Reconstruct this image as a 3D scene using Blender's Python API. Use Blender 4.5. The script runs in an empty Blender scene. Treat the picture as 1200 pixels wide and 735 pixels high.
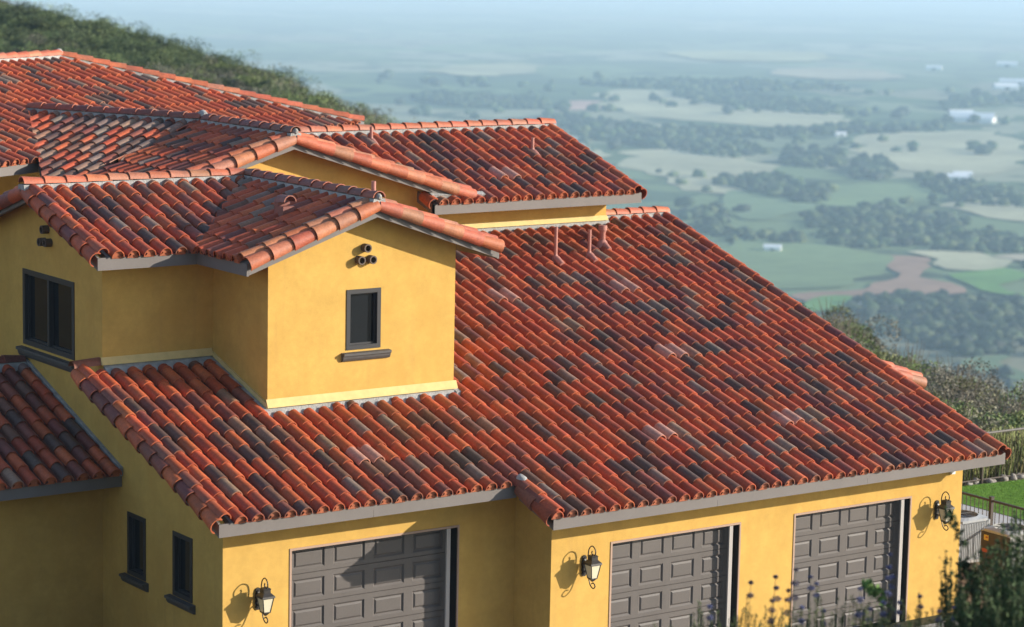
import bpy, math, random
import numpy as np
from mathutils import Vector, Matrix

R = math.radians
scene = bpy.context.scene
COL = scene.collection
rnd = random.Random(7)
nrg = np.random.default_rng(11)

# ------------------------------------------------------------------ camera
cam_d = bpy.data.cameras.new('camera')
cam = bpy.data.objects.new('camera', cam_d)
COL.objects.link(cam)
CX, CY, CZ = -19.5042, -35.2024, 12.4812
cr, cu, cf = (Vector(q) for q in ((0.8166329, -0.5768203, 0.0197272), (0.0711173, 0.1344861, 0.9883602), (0.5727592, 0.8057244, -0.1508477)))
cam.matrix_world = Matrix(((cr[0], cu[0], -cf[0], CX), (cr[1], cu[1], -cf[1], CY), (cr[2], cu[2], -cf[2], CZ), (0, 0, 0, 1)))
cam_d.sensor_width = 36.0
cam_d.lens = 91.22
cam_d.clip_start = 0.3
cam_d.clip_end = 60000
cam_d.dof.use_dof = True
cam_d.dof.focus_distance = 44.5
cam_d.dof.aperture_fstop = 1.2
scene.camera = cam

# ------------------------------------------------------------------ light
SUN_D = Vector((0.77, -0.564, 0.297)).normalized()
elev = math.asin(SUN_D.z)
az_n = math.atan2(SUN_D.x, SUN_D.y)          # clockwise from +Y
world = bpy.data.worlds.new('World')
scene.world = world
world.use_nodes = True
nt = world.node_tree
nt.nodes.clear()
wo = nt.nodes.new('ShaderNodeOutputWorld')
bg = nt.nodes.new('ShaderNodeBackground')
sky = nt.nodes.new('ShaderNodeTexSky')
sky.sky_type = 'NISHITA'
sky.sun_disc = False
sky.sun_elevation = elev
sky.sun_rotation = az_n
sky.altitude = 300
sky.air_density = 1.0
sky.dust_density = 0.6
sky.ozone_density = 1.0
bg.inputs['Strength'].default_value = 0.15
nt.links.new(sky.outputs[0], bg.inputs[0])
nt.links.new(bg.outputs[0], wo.inputs[0])
sd = bpy.data.lights.new('sun', 'SUN')
sd.energy = 5.0
sd.angle = R(0.5)
sd.color = (1.0, 0.92, 0.79)
sun = bpy.data.objects.new('sun', sd)
COL.objects.link(sun)
sun.rotation_euler = SUN_D.to_track_quat('Z', 'Y').to_euler()
sun.location = (30, -30, 30)
scene.view_settings.view_transform = 'Standard'
scene.view_settings.look = 'None'
scene.view_settings.exposure = 0.64
scene.view_settings.gamma = 1.0
scene.render.engine = 'CYCLES'
scene.cycles.use_denoising = True
scene.cycles.max_bounces = 6
scene.cycles.volume_bounces = 2

# ------------------------------------------------------------------ tagging
def tag(o, label=None, cat=None, group=None, kind=None):
    if label: o['label'] = label
    if cat: o['category'] = cat
    if group: o['group'] = group
    if kind: o['kind'] = kind
    return o

def empty(name, loc=(0, 0, 0), rz=0.0, label=None, cat=None, group=None):
    o = bpy.data.objects.new(name, None)
    o.empty_display_size = 0.2
    COL.objects.link(o)
    o.location = loc
    o.rotation_euler = (0, 0, rz)
    return tag(o, label, cat, group)

def copy_tree(o, parent=None):
    c = o.copy()
    COL.objects.link(c)
    c.parent = parent
    for ch in list(o.children):
        copy_tree(ch, c)
    return c

# ------------------------------------------------------------------ mesh builder
class MB:
    def __init__(s):
        s.v = []; s.f = []; s.t = []; s.sm = []; s.mi = []
    def add(s, vs, fs, tint=(1, 1, 1), smooth=False, mi=0):
        b = len(s.v)
        s.v += [tuple(p) for p in vs]
        for f in fs:
            s.f.append(tuple(b + i for i in f)); s.t.append(tint); s.sm.append(smooth); s.mi.append(mi)
    def box(s, a, b, tint=(1, 1, 1), mi=0):
        x0, y0, z0 = a; x1, y1, z1 = b
        s.add([(x0, y0, z0), (x1, y0, z0), (x1, y1, z0), (x0, y1, z0), (x0, y0, z1), (x1, y0, z1), (x1, y1, z1), (x0, y1, z1)],
              [(0, 3, 2, 1), (4, 5, 6, 7), (0, 1, 5, 4), (1, 2, 6, 5), (2, 3, 7, 6), (3, 0, 4, 7)], tint, mi=mi)
    def prism(s, poly, ext, tint=(1, 1, 1), mi=0):
        n = len(poly); e = Vector(ext)
        p = [Vector(q) for q in poly]
        s.add(p + [q + e for q in p],
              [tuple(range(n))[::-1], tuple(range(n, 2 * n))] + [(i, (i + 1) % n, n + (i + 1) % n, n + i) for i in range(n)], tint, mi=mi)
    def poly(s, pts, tint=(1, 1, 1), mi=0):
        s.add(pts, [tuple(range(len(pts)))], tint, mi=mi)
    def tube(s, pts, r, n=8, tint=(1, 1, 1), smooth=True, cap=True, mi=0):
        pts = [Vector(p) for p in pts]
        rr = r if isinstance(r, (list, tuple)) else [r] * len(pts)
        vs = []; prev = None
        for i, p in enumerate(pts):
            d = (pts[min(i + 1, len(pts) - 1)] - pts[max(i - 1, 0)]).normalized()
            if prev is None:
                prev = d.orthogonal().normalized()
            a = (prev - d * prev.dot(d)).normalized(); b = d.cross(a); prev = a
            for k in range(n):
                t = 2 * math.pi * k / n
                vs.append(p + (a * math.cos(t) + b * math.sin(t)) * rr[i])
        fs = []
        for i in range(len(pts) - 1):
            for k in range(n):
                fs.append((i * n + k, i * n + (k + 1) % n, (i + 1) * n + (k + 1) % n, (i + 1) * n + k))
        s.add(vs, fs, tint, smooth, mi)
        if cap:
            m = len(pts) - 1
            s.add(vs[:n] + vs[m * n:], [tuple(range(n))[::-1], tuple(range(n, 2 * n))], tint, False, mi)
    def ring(s, c, axis, r0, r1, z0, z1, n=16, tint=(1, 1, 1), mi=0):
        # a hollow pipe along axis from z0 to z1, radii r0 inner and r1 outer
        a = Vector(axis).normalized(); u = a.orthogonal().normalized(); w = a.cross(u); c = Vector(c)
        vs = []
        for (r, z) in ((r1, z0), (r1, z1), (r0, z1), (r0, z0)):
            for k in range(n):
                t = 2 * math.pi * k / n
                vs.append(c + a * z + (u * math.cos(t) + w * math.sin(t)) * r)
        for q in range(3):
            s.add(vs[q * n:(q + 2) * n], [(k, (k + 1) % n, n + (k + 1) % n, n + k) for k in range(n)], tint, q != 1, mi)
    def build(s, name, mats, parent=None, loc=None):
        if not isinstance(mats, (list, tuple)): mats = [mats]
        me = bpy.data.meshes.new(name)
        me.from_pydata(s.v, [], s.f)
        for m in mats: me.materials.append(m)
        at = me.attributes.new('tint', 'FLOAT_COLOR', 'FACE')
        arr = np.ones((len(s.f), 4), np.float32); arr[:, :3] = np.array(s.t, np.float32).reshape(-1, 3)
        at.data.foreach_set('color', arr.ravel())
        me.polygons.foreach_set('use_smooth', s.sm)
        me.polygons.foreach_set('material_index', s.mi)
        me.update()
        o = bpy.data.objects.new(name, me)
        COL.objects.link(o)
        if parent: o.parent = parent
        if loc: o.location = loc
        return o

class QM:
    """many loose quads at once, through numpy"""
    def __init__(s):
        s.v = []; s.t = []
    def add(s, quads, tints):
        s.v.append(np.asarray(quads, np.float32).reshape(-1, 4, 3))
        t = np.asarray(tints, np.float32)
        if t.ndim == 1: t = np.tile(t, (len(s.v[-1]), 1))
        s.t.append(t)
    def build(s, name, mat, parent=None, loc=None):
        v = np.concatenate(s.v); t = np.concatenate(s.t); n = len(v)
        me = bpy.data.meshes.new(name)
        me.vertices.add(n * 4); me.loops.add(n * 4); me.polygons.add(n)
        me.vertices.foreach_set('co', v.reshape(-1))
        me.loops.foreach_set('vertex_index', np.arange(n * 4, dtype=np.int32))
        me.polygons.foreach_set('loop_start', np.arange(n, dtype=np.int32) * 4)
        me.update(calc_edges=True)
        at = me.attributes.new('tint', 'FLOAT_COLOR', 'FACE')
        c = np.ones((n, 4), np.float32); c[:, :3] = t
        at.data.foreach_set('color', c.ravel())
        me.materials.append(mat)
        o = bpy.data.objects.new(name, me)
        COL.objects.link(o)
        if parent: o.parent = parent
        if loc: o.location = loc
        return o

def leaf_quads(P, size, aspect=1.0, rng=nrg, upbias=0.0):
    """one randomly turned quad per point"""
    n = len(P)
    a = rng.normal(size=(n, 3)); a[:, 2] += upbias
    a /= np.linalg.norm(a, axis=1)[:, None]
    b = rng.normal(size=(n, 3)); b -= (b * a).sum(1)[:, None] * a; b /= np.linalg.norm(b, axis=1)[:, None]
    s = (np.asarray(size) * rng.uniform(0.6, 1.3, n))[:, None]
    A = a * s; B = b * s * aspect
    return np.stack([P - A * .5, P + B * .5, P + A * .5, P - B * .5], 1)

# ------------------------------------------------------------------ materials
def mat(name, base=(0.5, 0.5, 0.5), rough=0.7, tint=False, noise=None, bump=None, spec=0.4, metal=0.0, extra=None, trans=0.0):
    """tint: multiply by the per-face colour; noise: list of (scale, lo, hi) value multipliers; bump: (scale, strength, distance)"""
    m = bpy.data.materials.new(name); m.use_nodes = True
    t = m.node_tree; N = t.nodes; L = t.links
    p = N['Principled BSDF']
    if name == 'clay_tile': base = (0.82, 0.71, 0.64)
    p.inputs['Roughness'].default_value = rough
    p.inputs['Metallic'].default_value = metal
    p.inputs['Specular IOR Level'].default_value = spec
    if trans:
        p.inputs['Transmission Weight'].default_value = trans
    rgb = N.new('ShaderNodeRGB'); rgb.outputs[0].default_value = (*base, 1)
    cur = rgb.outputs[0]
    def mul(a, b):
        x = N.new('ShaderNodeMix'); x.data_type = 'RGBA'; x.blend_type = 'MULTIPLY'; x.inputs[0].default_value = 1
        L.new(a, x.inputs[6]); L.new(b, x.inputs[7]); return x.outputs[2]
    if tint:
        a = N.new('ShaderNodeAttribute'); a.attribute_name = 'tint'
        cur = mul(cur, a.outputs['Color'])
    tc = N.new('ShaderNodeTexCoord')
    for i, (sc, lo, hi) in enumerate(noise or []):
        n = N.new('ShaderNodeTexNoise'); n.inputs['Scale'].default_value = sc; n.inputs['Detail'].default_value = 6
        n.inputs['Roughness'].default_value = 0.6
        L.new(tc.outputs['Object'], n.inputs['Vector'])
        mr = N.new('ShaderNodeMapRange'); mr.inputs[1].default_value = 0.32; mr.inputs[2].default_value = 0.68
        mr.inputs[3].default_value = lo; mr.inputs[4].default_value = hi
        L.new(n.outputs['Fac'], mr.inputs[0])
        cc = N.new('ShaderNodeCombineColor')
        for k in range(3): L.new(mr.outputs[0], cc.inputs[k])
        cur = mul(cur, cc.outputs[0])
    if extra: cur = extra(N, L, cur, tc)
    L.new(cur, p.inputs['Base Color'])
    if bump:
        n = N.new('ShaderNodeTexNoise'); n.inputs['Scale'].default_value = bump[0]; n.inputs['Detail'].default_value = 5
        L.new(tc.outputs['Object'], n.inputs['Vector'])
        b = N.new('ShaderNodeBump'); b.inputs['Strength'].default_value = bump[1]; b.inputs['Distance'].default_value = bump[2]
        L.new(n.outputs['Fac'], b.inputs['Height']); L.new(b.outputs[0], p.inputs['Normal'])
    return m

def mixcol(N, L, cur, fac, col):
    x = N.new('ShaderNodeMix'); x.data_type = 'RGBA'
    L.new(fac, x.inputs[0]); L.new(cur, x.inputs[6]); x.inputs[7].default_value = (*col, 1)
    return x.outputs[2]

def stain(N, L, cur, tc):
    # warm darker trowel patches and faint runs down the stucco
    mp = N.new('ShaderNodeMapping'); mp.inputs['Scale'].default_value = (1.6, 1.6, 0.7)
    L.new(tc.outputs['Object'], mp.inputs['Vector'])
    n = N.new('ShaderNodeTexNoise'); n.inputs['Scale'].default_value = 1.1; n.inputs['Detail'].default_value = 7; n.inputs['Distortion'].default_value = 0.8
    L.new(mp.outputs[0], n.inputs['Vector'])
    r = N.new('ShaderNodeMapRange'); r.inputs[1].default_value = 0.45; r.inputs[2].default_value = 0.75; r.inputs[3].default_value = 0.0; r.inputs[4].default_value = 0.55
    L.new(n.outputs['Fac'], r.inputs[0])
    cur = mixcol(N, L, cur, r.outputs[0], (0.50, 0.285, 0.07))
    mp = N.new('ShaderNodeMapping'); mp.inputs['Scale'].default_value = (6.0, 6.0, 0.45)
    L.new(tc.outputs['Object'], mp.inputs['Vector'])
    n = N.new('ShaderNodeTexNoise'); n.inputs['Scale'].default_value = 1.0; n.inputs['Detail'].default_value = 5
    L.new(mp.outputs[0], n.inputs['Vector'])
    r = N.new('ShaderNodeMapRange'); r.inputs[1].default_value = 0.58; r.inputs[2].default_value = 0.80; r.inputs[3].default_value = 0.0; r.inputs[4].default_value = 0.30
    L.new(n.outputs['Fac'], r.inputs[0]); return mixcol(N, L, cur, r.outputs[0], (0.36, 0.22, 0.075))

M = {}
M['stucco'] = mat('stucco', (0.545, 0.335, 0.088), 0.92, noise=[(1.8, 0.90, 1.07), (9, 0.95, 1.04), (90, 0.93, 1.06)], bump=(140, 0.25, 0.006), spec=0.15, extra=stain)
M['trim_stucco'] = mat('pale_stucco', (0.62, 0.46, 0.20), 0.9, noise=[(6, 0.9, 1.05)], bump=(60, 0.3, 0.01), spec=0.15)
def weather(N, L, cur, tc):
    n = N.new('ShaderNodeTexNoise'); n.inputs['Scale'].default_value = 1.7; n.inputs['Detail'].default_value = 9; n.inputs['Roughness'].default_value = 0.7
    L.new(tc.outputs['Object'], n.inputs['Vector'])
    r = N.new('ShaderNodeMapRange'); r.inputs[1].default_value = 0.50; r.inputs[2].default_value = 0.72; r.inputs[3].default_value = 0.0; r.inputs[4].default_value = 0.50
    L.new(n.outputs['Fac'], r.inputs[0]); cur = mixcol(N, L, cur, r.outputs[0], (0.16, 0.075, 0.05))
    n = N.new('ShaderNodeTexNoise'); n.inputs['Scale'].default_value = 13; n.inputs['Detail'].default_value = 6; n.inputs['Roughness'].default_value = 0.75
    L.new(tc.outputs['Object'], n.inputs['Vector'])
    r = N.new('ShaderNodeMapRange'); r.inputs[1].default_value = 0.60; r.inputs[2].default_value = 0.74; r.inputs[3].default_value = 0.0; r.inputs[4].default_value = 0.35
    L.new(n.outputs['Fac'], r.inputs[0]); return mixcol(N, L, cur, r.outputs[0], (0.33, 0.22, 0.14))
M['tile'] = mat('clay_tile', (1, 1, 1), 0.62, tint=True, noise=[(5.0, 0.82, 1.16), (26, 0.82, 1.15)], bump=(45, 0.3, 0.012), spec=0.45, extra=weather)
M['deck'] = mat('roof_deck', (0.13, 0.10, 0.085), 0.9, noise=[(5, 0.8, 1.1)])
M['mortar'] = mat('mortar', (0.35, 0.34, 0.325), 0.95, noise=[(7, 0.7, 1.1)], bump=(30, 0.6, 0.03))
M['fascia'] = mat('fascia_paint', (0.150, 0.131, 0.122), 0.6, noise=[(1.5, 0.92, 1.05), (25, 0.97, 1.03)])
M['soffit'] = mat('soffit_paint', (0.20, 0.17, 0.15), 0.7)
M['frame'] = mat('window_paint', (0.034, 0.033, 0.036), 0.45)
M['sill'] = mat('sill_paint', (0.072, 0.066, 0.064), 0.6, noise=[(12, 0.85, 1.1)])
M['glass'] = mat('window_glass', (0.012, 0.014, 0.017), 0.04, spec=0.7)
M['door'] = mat('garage_door_paint', (0.098, 0.085, 0.079), 0.5, noise=[(1.2, 0.9, 1.08), (30, .95, 1.05)], bump=(90, .15, .004))
M['door_stop'] = mat('door_stop_vinyl', (0.36, 0.33, 0.31), 0.5)
M['dark'] = mat('dark_jamb', (0.018, 0.016, 0.016), 0.8)
M['trim_line'] = mat('trim_board', (0.36, 0.24, 0.175), 0.7)
M['iron'] = mat('black_iron', (0.022, 0.019, 0.017), 0.42, spec=0.5, noise=[(30, 0.7, 1.5)])
M['lamp_glass'] = mat('seeded_glass', (0.62, 0.56, 0.40), 0.25, spec=0.6)
M['flash'] = mat('painted_flashing', (0.38, 0.16, 0.125), 0.55, noise=[(9, 0.85, 1.1)])
M['galv'] = mat('galvanised_metal', (0.42, 0.44, 0.46), 0.4, metal=0.3, noise=[(12, 0.8, 1.1)])
M['vent'] = mat('vent_pipe_clay', (0.10, 0.07, 0.055), 0.7)
M['white'] = mat('white_plastic', (0.75, 0.75, 0.73), 0.5)

# tile colours (fired clay blend)
REDS = [(0.53, 0.120, 0.045), (0.49, 0.100, 0.038), (0.57, 0.145, 0.055), (0.44, 0.090, 0.036), (0.54, 0.112, 0.048), (0.41, 0.080, 0.034), (0.50, 0.125, 0.045)]
MAROON = [(0.23, 0.070, 0.055), (0.19, 0.065, 0.055), (0.27, 0.085, 0.06)]
DARK = [(0.130, 0.080, 0.070), (0.165, 0.090, 0.068), (0.120, 0.088, 0.076), (0.19, 0.095, 0.066), (0.100, 0.066, 0.060)]
TAN = [(0.30, 0.205, 0.155), (0.26, 0.185, 0.15), (0.33, 0.19, 0.13), (0.24, 0.19, 0.17)]
PINK = (0.52, 0.30, 0.255)
RIM = (0.55, 0.19, 0.10)
def pick(w=(0.60, 0.13, 0.16, 0.11)):
    x = rnd.random()
    if x < w[0]: c = rnd.choice(REDS)
    elif x < w[0] + w[1]: c = rnd.choice(MAROON)
    elif x < w[0] + w[1] + w[2]: c = rnd.choice(DARK)
    else: c = rnd.choice(TAN)
    k = rnd.uniform(0.88, 1.12)
    return (c[0] * k, c[1] * k * rnd.uniform(0.95, 1.06), c[2] * k)

# ------------------------------------------------------------------ roof tiles
PITCH_U = 0.296
EXPO = 0.468
NS = 8

def barrel(mb, O, D, S, N, s0, s1, r0, r1, lift0, lift1, tint, arc0=0.0, arc1=math.pi, clip=None, thick=0.019, fill=False, flat=0.90):
    """half-pipe tile: O origin, D up-slope axis, S side, N outward; low end at s0 (radius r0)"""
    O = Vector(O); vs = []; n = NS
    for (rr, ss, ll) in ((r0, s0, lift0), (r1, s1, lift1)):
        for k in range(n + 1):
            a = arc0 + (arc1 - arc0) * k / n
            x = math.cos(a) * rr; z = math.sin(a) * rr * flat + ll
            q = ss
            if clip:
                lo, hi = clip(x)
                q = min(max(q, lo), hi)
            vs.append(O + S * x + N * z + D * q)
    m = n + 1
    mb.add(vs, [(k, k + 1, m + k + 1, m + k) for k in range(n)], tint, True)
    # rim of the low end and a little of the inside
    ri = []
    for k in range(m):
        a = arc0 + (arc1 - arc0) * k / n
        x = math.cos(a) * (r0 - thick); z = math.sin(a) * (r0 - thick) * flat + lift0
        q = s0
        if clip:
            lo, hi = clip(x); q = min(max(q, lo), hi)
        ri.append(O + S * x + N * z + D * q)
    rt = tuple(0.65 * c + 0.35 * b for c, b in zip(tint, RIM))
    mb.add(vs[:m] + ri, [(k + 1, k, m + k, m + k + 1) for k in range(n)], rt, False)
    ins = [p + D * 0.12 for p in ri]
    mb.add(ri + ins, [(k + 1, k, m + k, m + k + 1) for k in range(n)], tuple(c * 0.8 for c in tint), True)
    if fill:
        e = [p + D * 0.035 for p in ri]
        c = O + D * (s0 + 0.035) + N * (lift0 - 0.03)
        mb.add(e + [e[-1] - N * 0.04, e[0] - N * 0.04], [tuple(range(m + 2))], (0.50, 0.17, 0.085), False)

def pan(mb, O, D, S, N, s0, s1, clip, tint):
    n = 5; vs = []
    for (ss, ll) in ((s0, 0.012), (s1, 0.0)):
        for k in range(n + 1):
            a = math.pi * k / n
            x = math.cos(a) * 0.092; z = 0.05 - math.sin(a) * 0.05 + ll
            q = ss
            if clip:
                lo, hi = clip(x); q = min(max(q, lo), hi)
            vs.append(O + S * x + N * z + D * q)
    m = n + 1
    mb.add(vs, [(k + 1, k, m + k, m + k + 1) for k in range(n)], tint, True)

def intervals(poly, u):
    xs = []
    for i in range(len(poly)):
        (a, b), (c, d) = poly[i], poly[(i + 1) % len(poly)]
        if (a <= u < c) or (c <= u < a):
            xs.append(b + (d - b) * (u - a) / (c - a))
    xs.sort()
    return [(xs[i], xs[i + 1]) for i in range(0, len(xs) - 1, 2)]

def tiled_plane(name, O, U, slope_dir, pitch, poly, parent, u0=0.0, eaves=(), weights=None, seed=0, s_off=-0.06, deck=True, pinks=(), skip_last=0.0, deckmat='soffit'):
    """O: point on the deck at u=0,s=0 (eave); U: unit vector along the eave; slope_dir: horizontal unit vector up-slope.
    poly: outline in (u, plan distance up-slope).  eaves: list of s values (slope length) that are open eave edges"""
    global rnd
    keep = rnd; rnd = random.Random(seed + 100)
    O = Vector(O); U = Vector(U).normalized(); H = Vector(slope_dir).normalized()
    cs = math.sqrt(1 + pitch * pitch)
    D = (H + Vector((0, 0, pitch))) / cs
    N = (Vector((0, 0, 1)) - H * pitch) / cs
    P = [(a, b * cs) for a, b in poly]
    mb = MB(); vts = []
    umin = min(p[0] for p in P); umax = max(p[0] for p in P)
    k0 = math.ceil((umin - u0) / PITCH_U); k1 = math.floor((umax - u0) / PITCH_U)
    w = weights or (0.64, 0.13, 0.13, 0.10)
    for k in range(k0, k1 + 1):
        u = u0 + k * PITCH_U
        for which in (0, 1):
            uc = u if which == 0 else u + PITCH_U / 2
            if not (umin < uc < umax): continue
            for (lo, hi) in intervals(P, uc):
                def clip(x, uc=uc, lo=lo, hi=hi):
                    iv = intervals(P, min(max(uc + x, umin + 1e-4), umax - 1e-4))
                    best = None
                    for a, b in iv:
                        ov = min(b, hi) - max(a, lo)
                        if best is None or ov > best[0]: best = (ov, a, b)
                    if best is None or best[0] <= 0: return (lo, hi)
                    a = best[1] if abs(best[1] - lo) < 0.35 else lo
                    b = best[2] if abs(best[2] - hi) < 0.35 else hi
                    if min(abs(lo - e) for e in eaves or (99,)) < 0.02: a = -99
                    return (a, b)
                is_eave = eaves and min(abs(lo - e) for e in eaves) < 0.02
                j0 = math.floor((lo - s_off) / EXPO + 1e-6)
                j1 = math.ceil((hi - s_off) / EXPO)
                coloff = rnd.uniform(-0.035, 0.035) if which == 0 else 0
                start = j0
                if is_eave and (s_off + (j0 + 1) * EXPO) - lo < 0.2: start = j0 + 1
                for j in range(start, j1):
                    a = s_off + j * EXPO + coloff + rnd.uniform(-0.016, 0.016) - (0.03 if rnd.random() < .04 else 0)
                    b = s_off + (j + 1) * EXPO + 0.075
                    first = j == start
                    if first and is_eave:
                        a = lo - 0.06 + rnd.uniform(-0.01, 0.01)
                    if a > hi - 0.05 or b < lo + 0.03: continue
                    if which == 0:
                        tint = pick(w); tgt = mb; lift = 0.010
                        for (pu, pv) in pinks:
                            if abs(pv * cs - a) < EXPO * 0.5 and -0.2 < (uc - pu) < PITCH_U * 2 - 0.2 :
                                tint = PINK; lift = 0.030; tgt = MB(); vts.append(tgt)
                        Oc = O + U * (uc + rnd.uniform(-0.008, 0.008))
                        tilt = rnd.uniform(-0.004, 0.004)
                        barrel(tgt, Oc, D, U, N, a, b, 0.115, 0.102, lift + 0.013 + tilt, lift - 0.006, tint, clip=clip, fill=bool(first and is_eave), flat=1.08, thick=0.017)
                    else:
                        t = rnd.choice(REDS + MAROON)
                        pan(mb, O + U * uc, D, U, N, a, b, clip, tuple(c * 0.30 for c in t))  # pan clay darkened to paint deeper shade between the tile columns
    o = mb.build(name, M['tile'], parent)
    for q in vts: q.build('vent_tile', M['tile'], o)
    if deck:
        d = MB()
        top = [O + U * a + D * b - N * 0.002 for a, b in P]
        area = sum(P[i][0] * P[(i + 1) % len(P)][1] - P[(i + 1) % len(P)][0] * P[i][1] for i in range(len(P)))
        n = len(top); low = [q - Vector((0, 0, 0.10)) for q in top]
        d.add(top + low, [tuple(range(n)), tuple(range(n, 2 * n))[::-1]] + [(i, n + i, n + (i + 1) % n, (i + 1) % n) for i in range(n)])
        d.build('deck', M[deckmat], o)
    rnd = keep
    return o

def row(mb, P0, P1, up, r0=0.130, r1=0.102, step=0.43, side=None, arc=(0.0, math.pi), colors=None, off=0.0, lift=0.02, flat=0.93):
    """overlapping cap tiles from the low (or near) end P0 to P1"""
    P0 = Vector(P0); P1 = Vector(P1); D = (P1 - P0); L = D.length; D = D / L
    up = Vector(up); N = (up - D * up.dot(D)).normalized(); S = D.cross(N)
    n = max(1, round(L / step)); st = L / n
    for i in range(n):
        c = rnd.choice(colors or REDS[:3]); k = rnd.uniform(0.86, 1.14)
        c = (c[0] * k, c[1] * k * rnd.uniform(.95, 1.15), c[2] * k * rnd.uniform(.95, 1.15))
        barrel(mb, P0 + N * rnd.uniform(-0.004, 0.004), D, S, N, i * st + rnd.uniform(-0.012, 0.012) * (i > 0), min((i + 1) * st + 0.07, L + 0.0) if i == n - 1 else (i + 1) * st + 0.07,
               r0, r1, off + lift, off, c, arc0=arc[0], arc1=arc[1], fill=False, flat=flat)

# ------------------------------------------------------------------ the house
X, Y, Z = Vector((1, 0, 0)), Vector((0, 1, 0)), Vector((0, 0, 1))
GZ = -0.40                                             # yard level
house = empty('house', (0, 0, 0), 0, 'sprawling yellow stucco house with red clay barrel tile roofs and three garage doors', 'house')

def fb(mb, O, U, V, W, u, v, w, tint=(1, 1, 1), mi=0):
    O = Vector(O); p = []
    for c in (w[0], w[1]):
        for a, b in ((u[0], v[0]), (u[1], v[0]), (u[1], v[1]), (u[0], v[1])):
            p.append(O + U * a + V * b + W * c)
    mb.add(p, [(0, 3, 2, 1), (4, 5, 6, 7), (0, 1, 5, 4), (1, 2, 6, 5), (2, 3, 7, 6), (3, 0, 4, 7)], tint, mi=mi)

def facade(mb, O, U, Nn, w, h0, h1, holes=(), top=None, depth=0.22):
    """wall face in the plane O+U*u+Z*z with rectangular openings (u0,u1,z0,z1) and their reveals; top: extra outline above h1"""
    O = Vector(O); Nn = Vector(Nn)
    us = sorted({0, w, *[q for h in holes for q in h[:2]]}); zs = sorted({h0, h1, *[q for h in holes for q in h[2:4]]})
    for i in range(len(us) - 1):
        for j in range(len(zs) - 1):
            cu_, cz_ = (us[i] + us[i + 1]) / 2, (zs[j] + zs[j + 1]) / 2
            if any(h[0] < cu_ < h[1] and h[2] < cz_ < h[3] for h in holes): continue
            mb.poly([O + U * us[i] + Z * zs[j], O + U * us[i + 1] + Z * zs[j], O + U * us[i + 1] + Z * zs[j + 1], O + U * us[i] + Z * zs[j + 1]])
    for (a, b, c, d) in holes:
        q = [O + U * a + Z * c, O + U * b + Z * c, O + U * b + Z * d, O + U * a + Z * d]
        for k in range(4):
            mb.poly([q[k], q[(k + 1) % 4], q[(k + 1) % 4] - Nn * depth, q[k] - Nn * depth])
    if top: mb.poly([O + U * a + Z * b for a, b in top])

mP = 0.3266
def zM(y): return 3.112 + mP * (y + 0.7072)              # main roof deck
def wall(fn): fn(None)
_fac = facade
def facade(mb, *a, **k):
    m_ = MB(); _fac(m_, *a, **k); return m_.build('wall', M['stucco'], house)

DA = (1.256, 4.489); DB = (6.956, 9.791); DC = (11.102, 13.935)
def w1(mb):   # left garage block
    facade(mb, (0, 0, 0), X, -Y, 5.672, GZ, zM(0) - 0.09, [(DA[0], DA[1], GZ, 2.332)], depth=0.3)
    wy = [(0.994, 1.662, 1.404, 2.476), (2.625, 3.283, 1.404, 2.476)]
    facade(mb, (0, 0, 0), Y, -X, 4.212, GZ, 3.0, wy, top=[(0, 3.0), (4.212, 3.0), (4.212, zM(4.212) - 0.09), (0, zM(0) - 0.09)], depth=0.10)
wall(w1)
def w2(mb):   # right garage block
    yb = -1.062
    facade(mb, (5.672, yb, 0), X, -Y, 9.6, GZ, zM(yb) - 0.09, [(DB[0] - 5.672, DB[1] - 5.672, GZ, 1.961), (DC[0] - 5.672, DC[1] - 5.672, GZ, 1.961)], depth=0.3)
    facade(mb, (5.672, yb, 0), Y, -X, 1.062, GZ, zM(yb) - 0.09)
    facade(mb, (15.272, yb, 0), Y, X, 9.6, GZ, zM(yb) - 0.09, top=[(0, zM(yb) - 0.09), (9.6, zM(yb) - 0.09), (9.6, zM(8.54) - 0.09)])
    facade(mb, (0, 13.5, 0), X, Y, 15.27, GZ, 4.0)
wall(w2)
CW = (3.672 - 2.126, 4.366 - 2.126, 5.07, 6.117)
def w3(mb):   # square tower with the small window
    facade(mb, (2.126, 2.306, 0), X, -Y, 3.79, 3.8, 6.75, [CW], top=[(0, 6.75), (3.79, 6.75), (3.79, 6.86), (1.895, 7.52), (0, 6.86)], depth=0.10)
    facade(mb, (2.126, 2.306, 0), Y, -X, 1.906, 3.8, 6.72)
    facade(mb, (5.916, 2.306, 0), Y, X, 6.03, 3.8, 6.72)
wall(w3)
def w4(mb):   # upper left gable
    facade(mb, (0, 4.212, 0), X, -Y, 2.126, 4.3, 6.72)
    facade(mb, (0, 4.212, 0), Y, -X, 4.43, GZ, 6.72, [(5.272 - 4.212, 7.357 - 4.212, 4.747, 6.113)],
           top=[(0, 6.72), (4.43, 6.72), (4.43, 6.86), (2.213, 7.52), (0, 6.86)], depth=0.10)
    facade(mb, (0, 8.642, 0), X, Y, 2.2, GZ, 6.72)
wall(w4)
def w5(mb):   # low left wing
    facade(mb, (-8, 4.234, 0), X, -Y, 8, GZ, 3.2)
    facade(mb, (-8, 10.2, 0), X, Y, 8, GZ, 3.2)
wall(w5)
def w6(mb):   # rear upper storey
    facade(mb, (1.9, 8.33, 0), X, -Y, 11.938, 4.5, 6.80, top=[(0, 6.80), (7.9, 6.80), (7.9, 6.86), (4.0, 8.08), (0, 6.86)])
    facade(mb, (13.838, 8.33, 0), Y, X, 5.4, 3.5, 6.78, top=[(0, 6.78), (5.4, 6.78), (2.67, 7.75)])
wall(w6)
facade(None, (-4.5, 15.0, 0), Vector((0.897, 0.4415, 0)), Vector((0.4415, -0.897, 0)), 18, GZ, 7.3)
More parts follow.
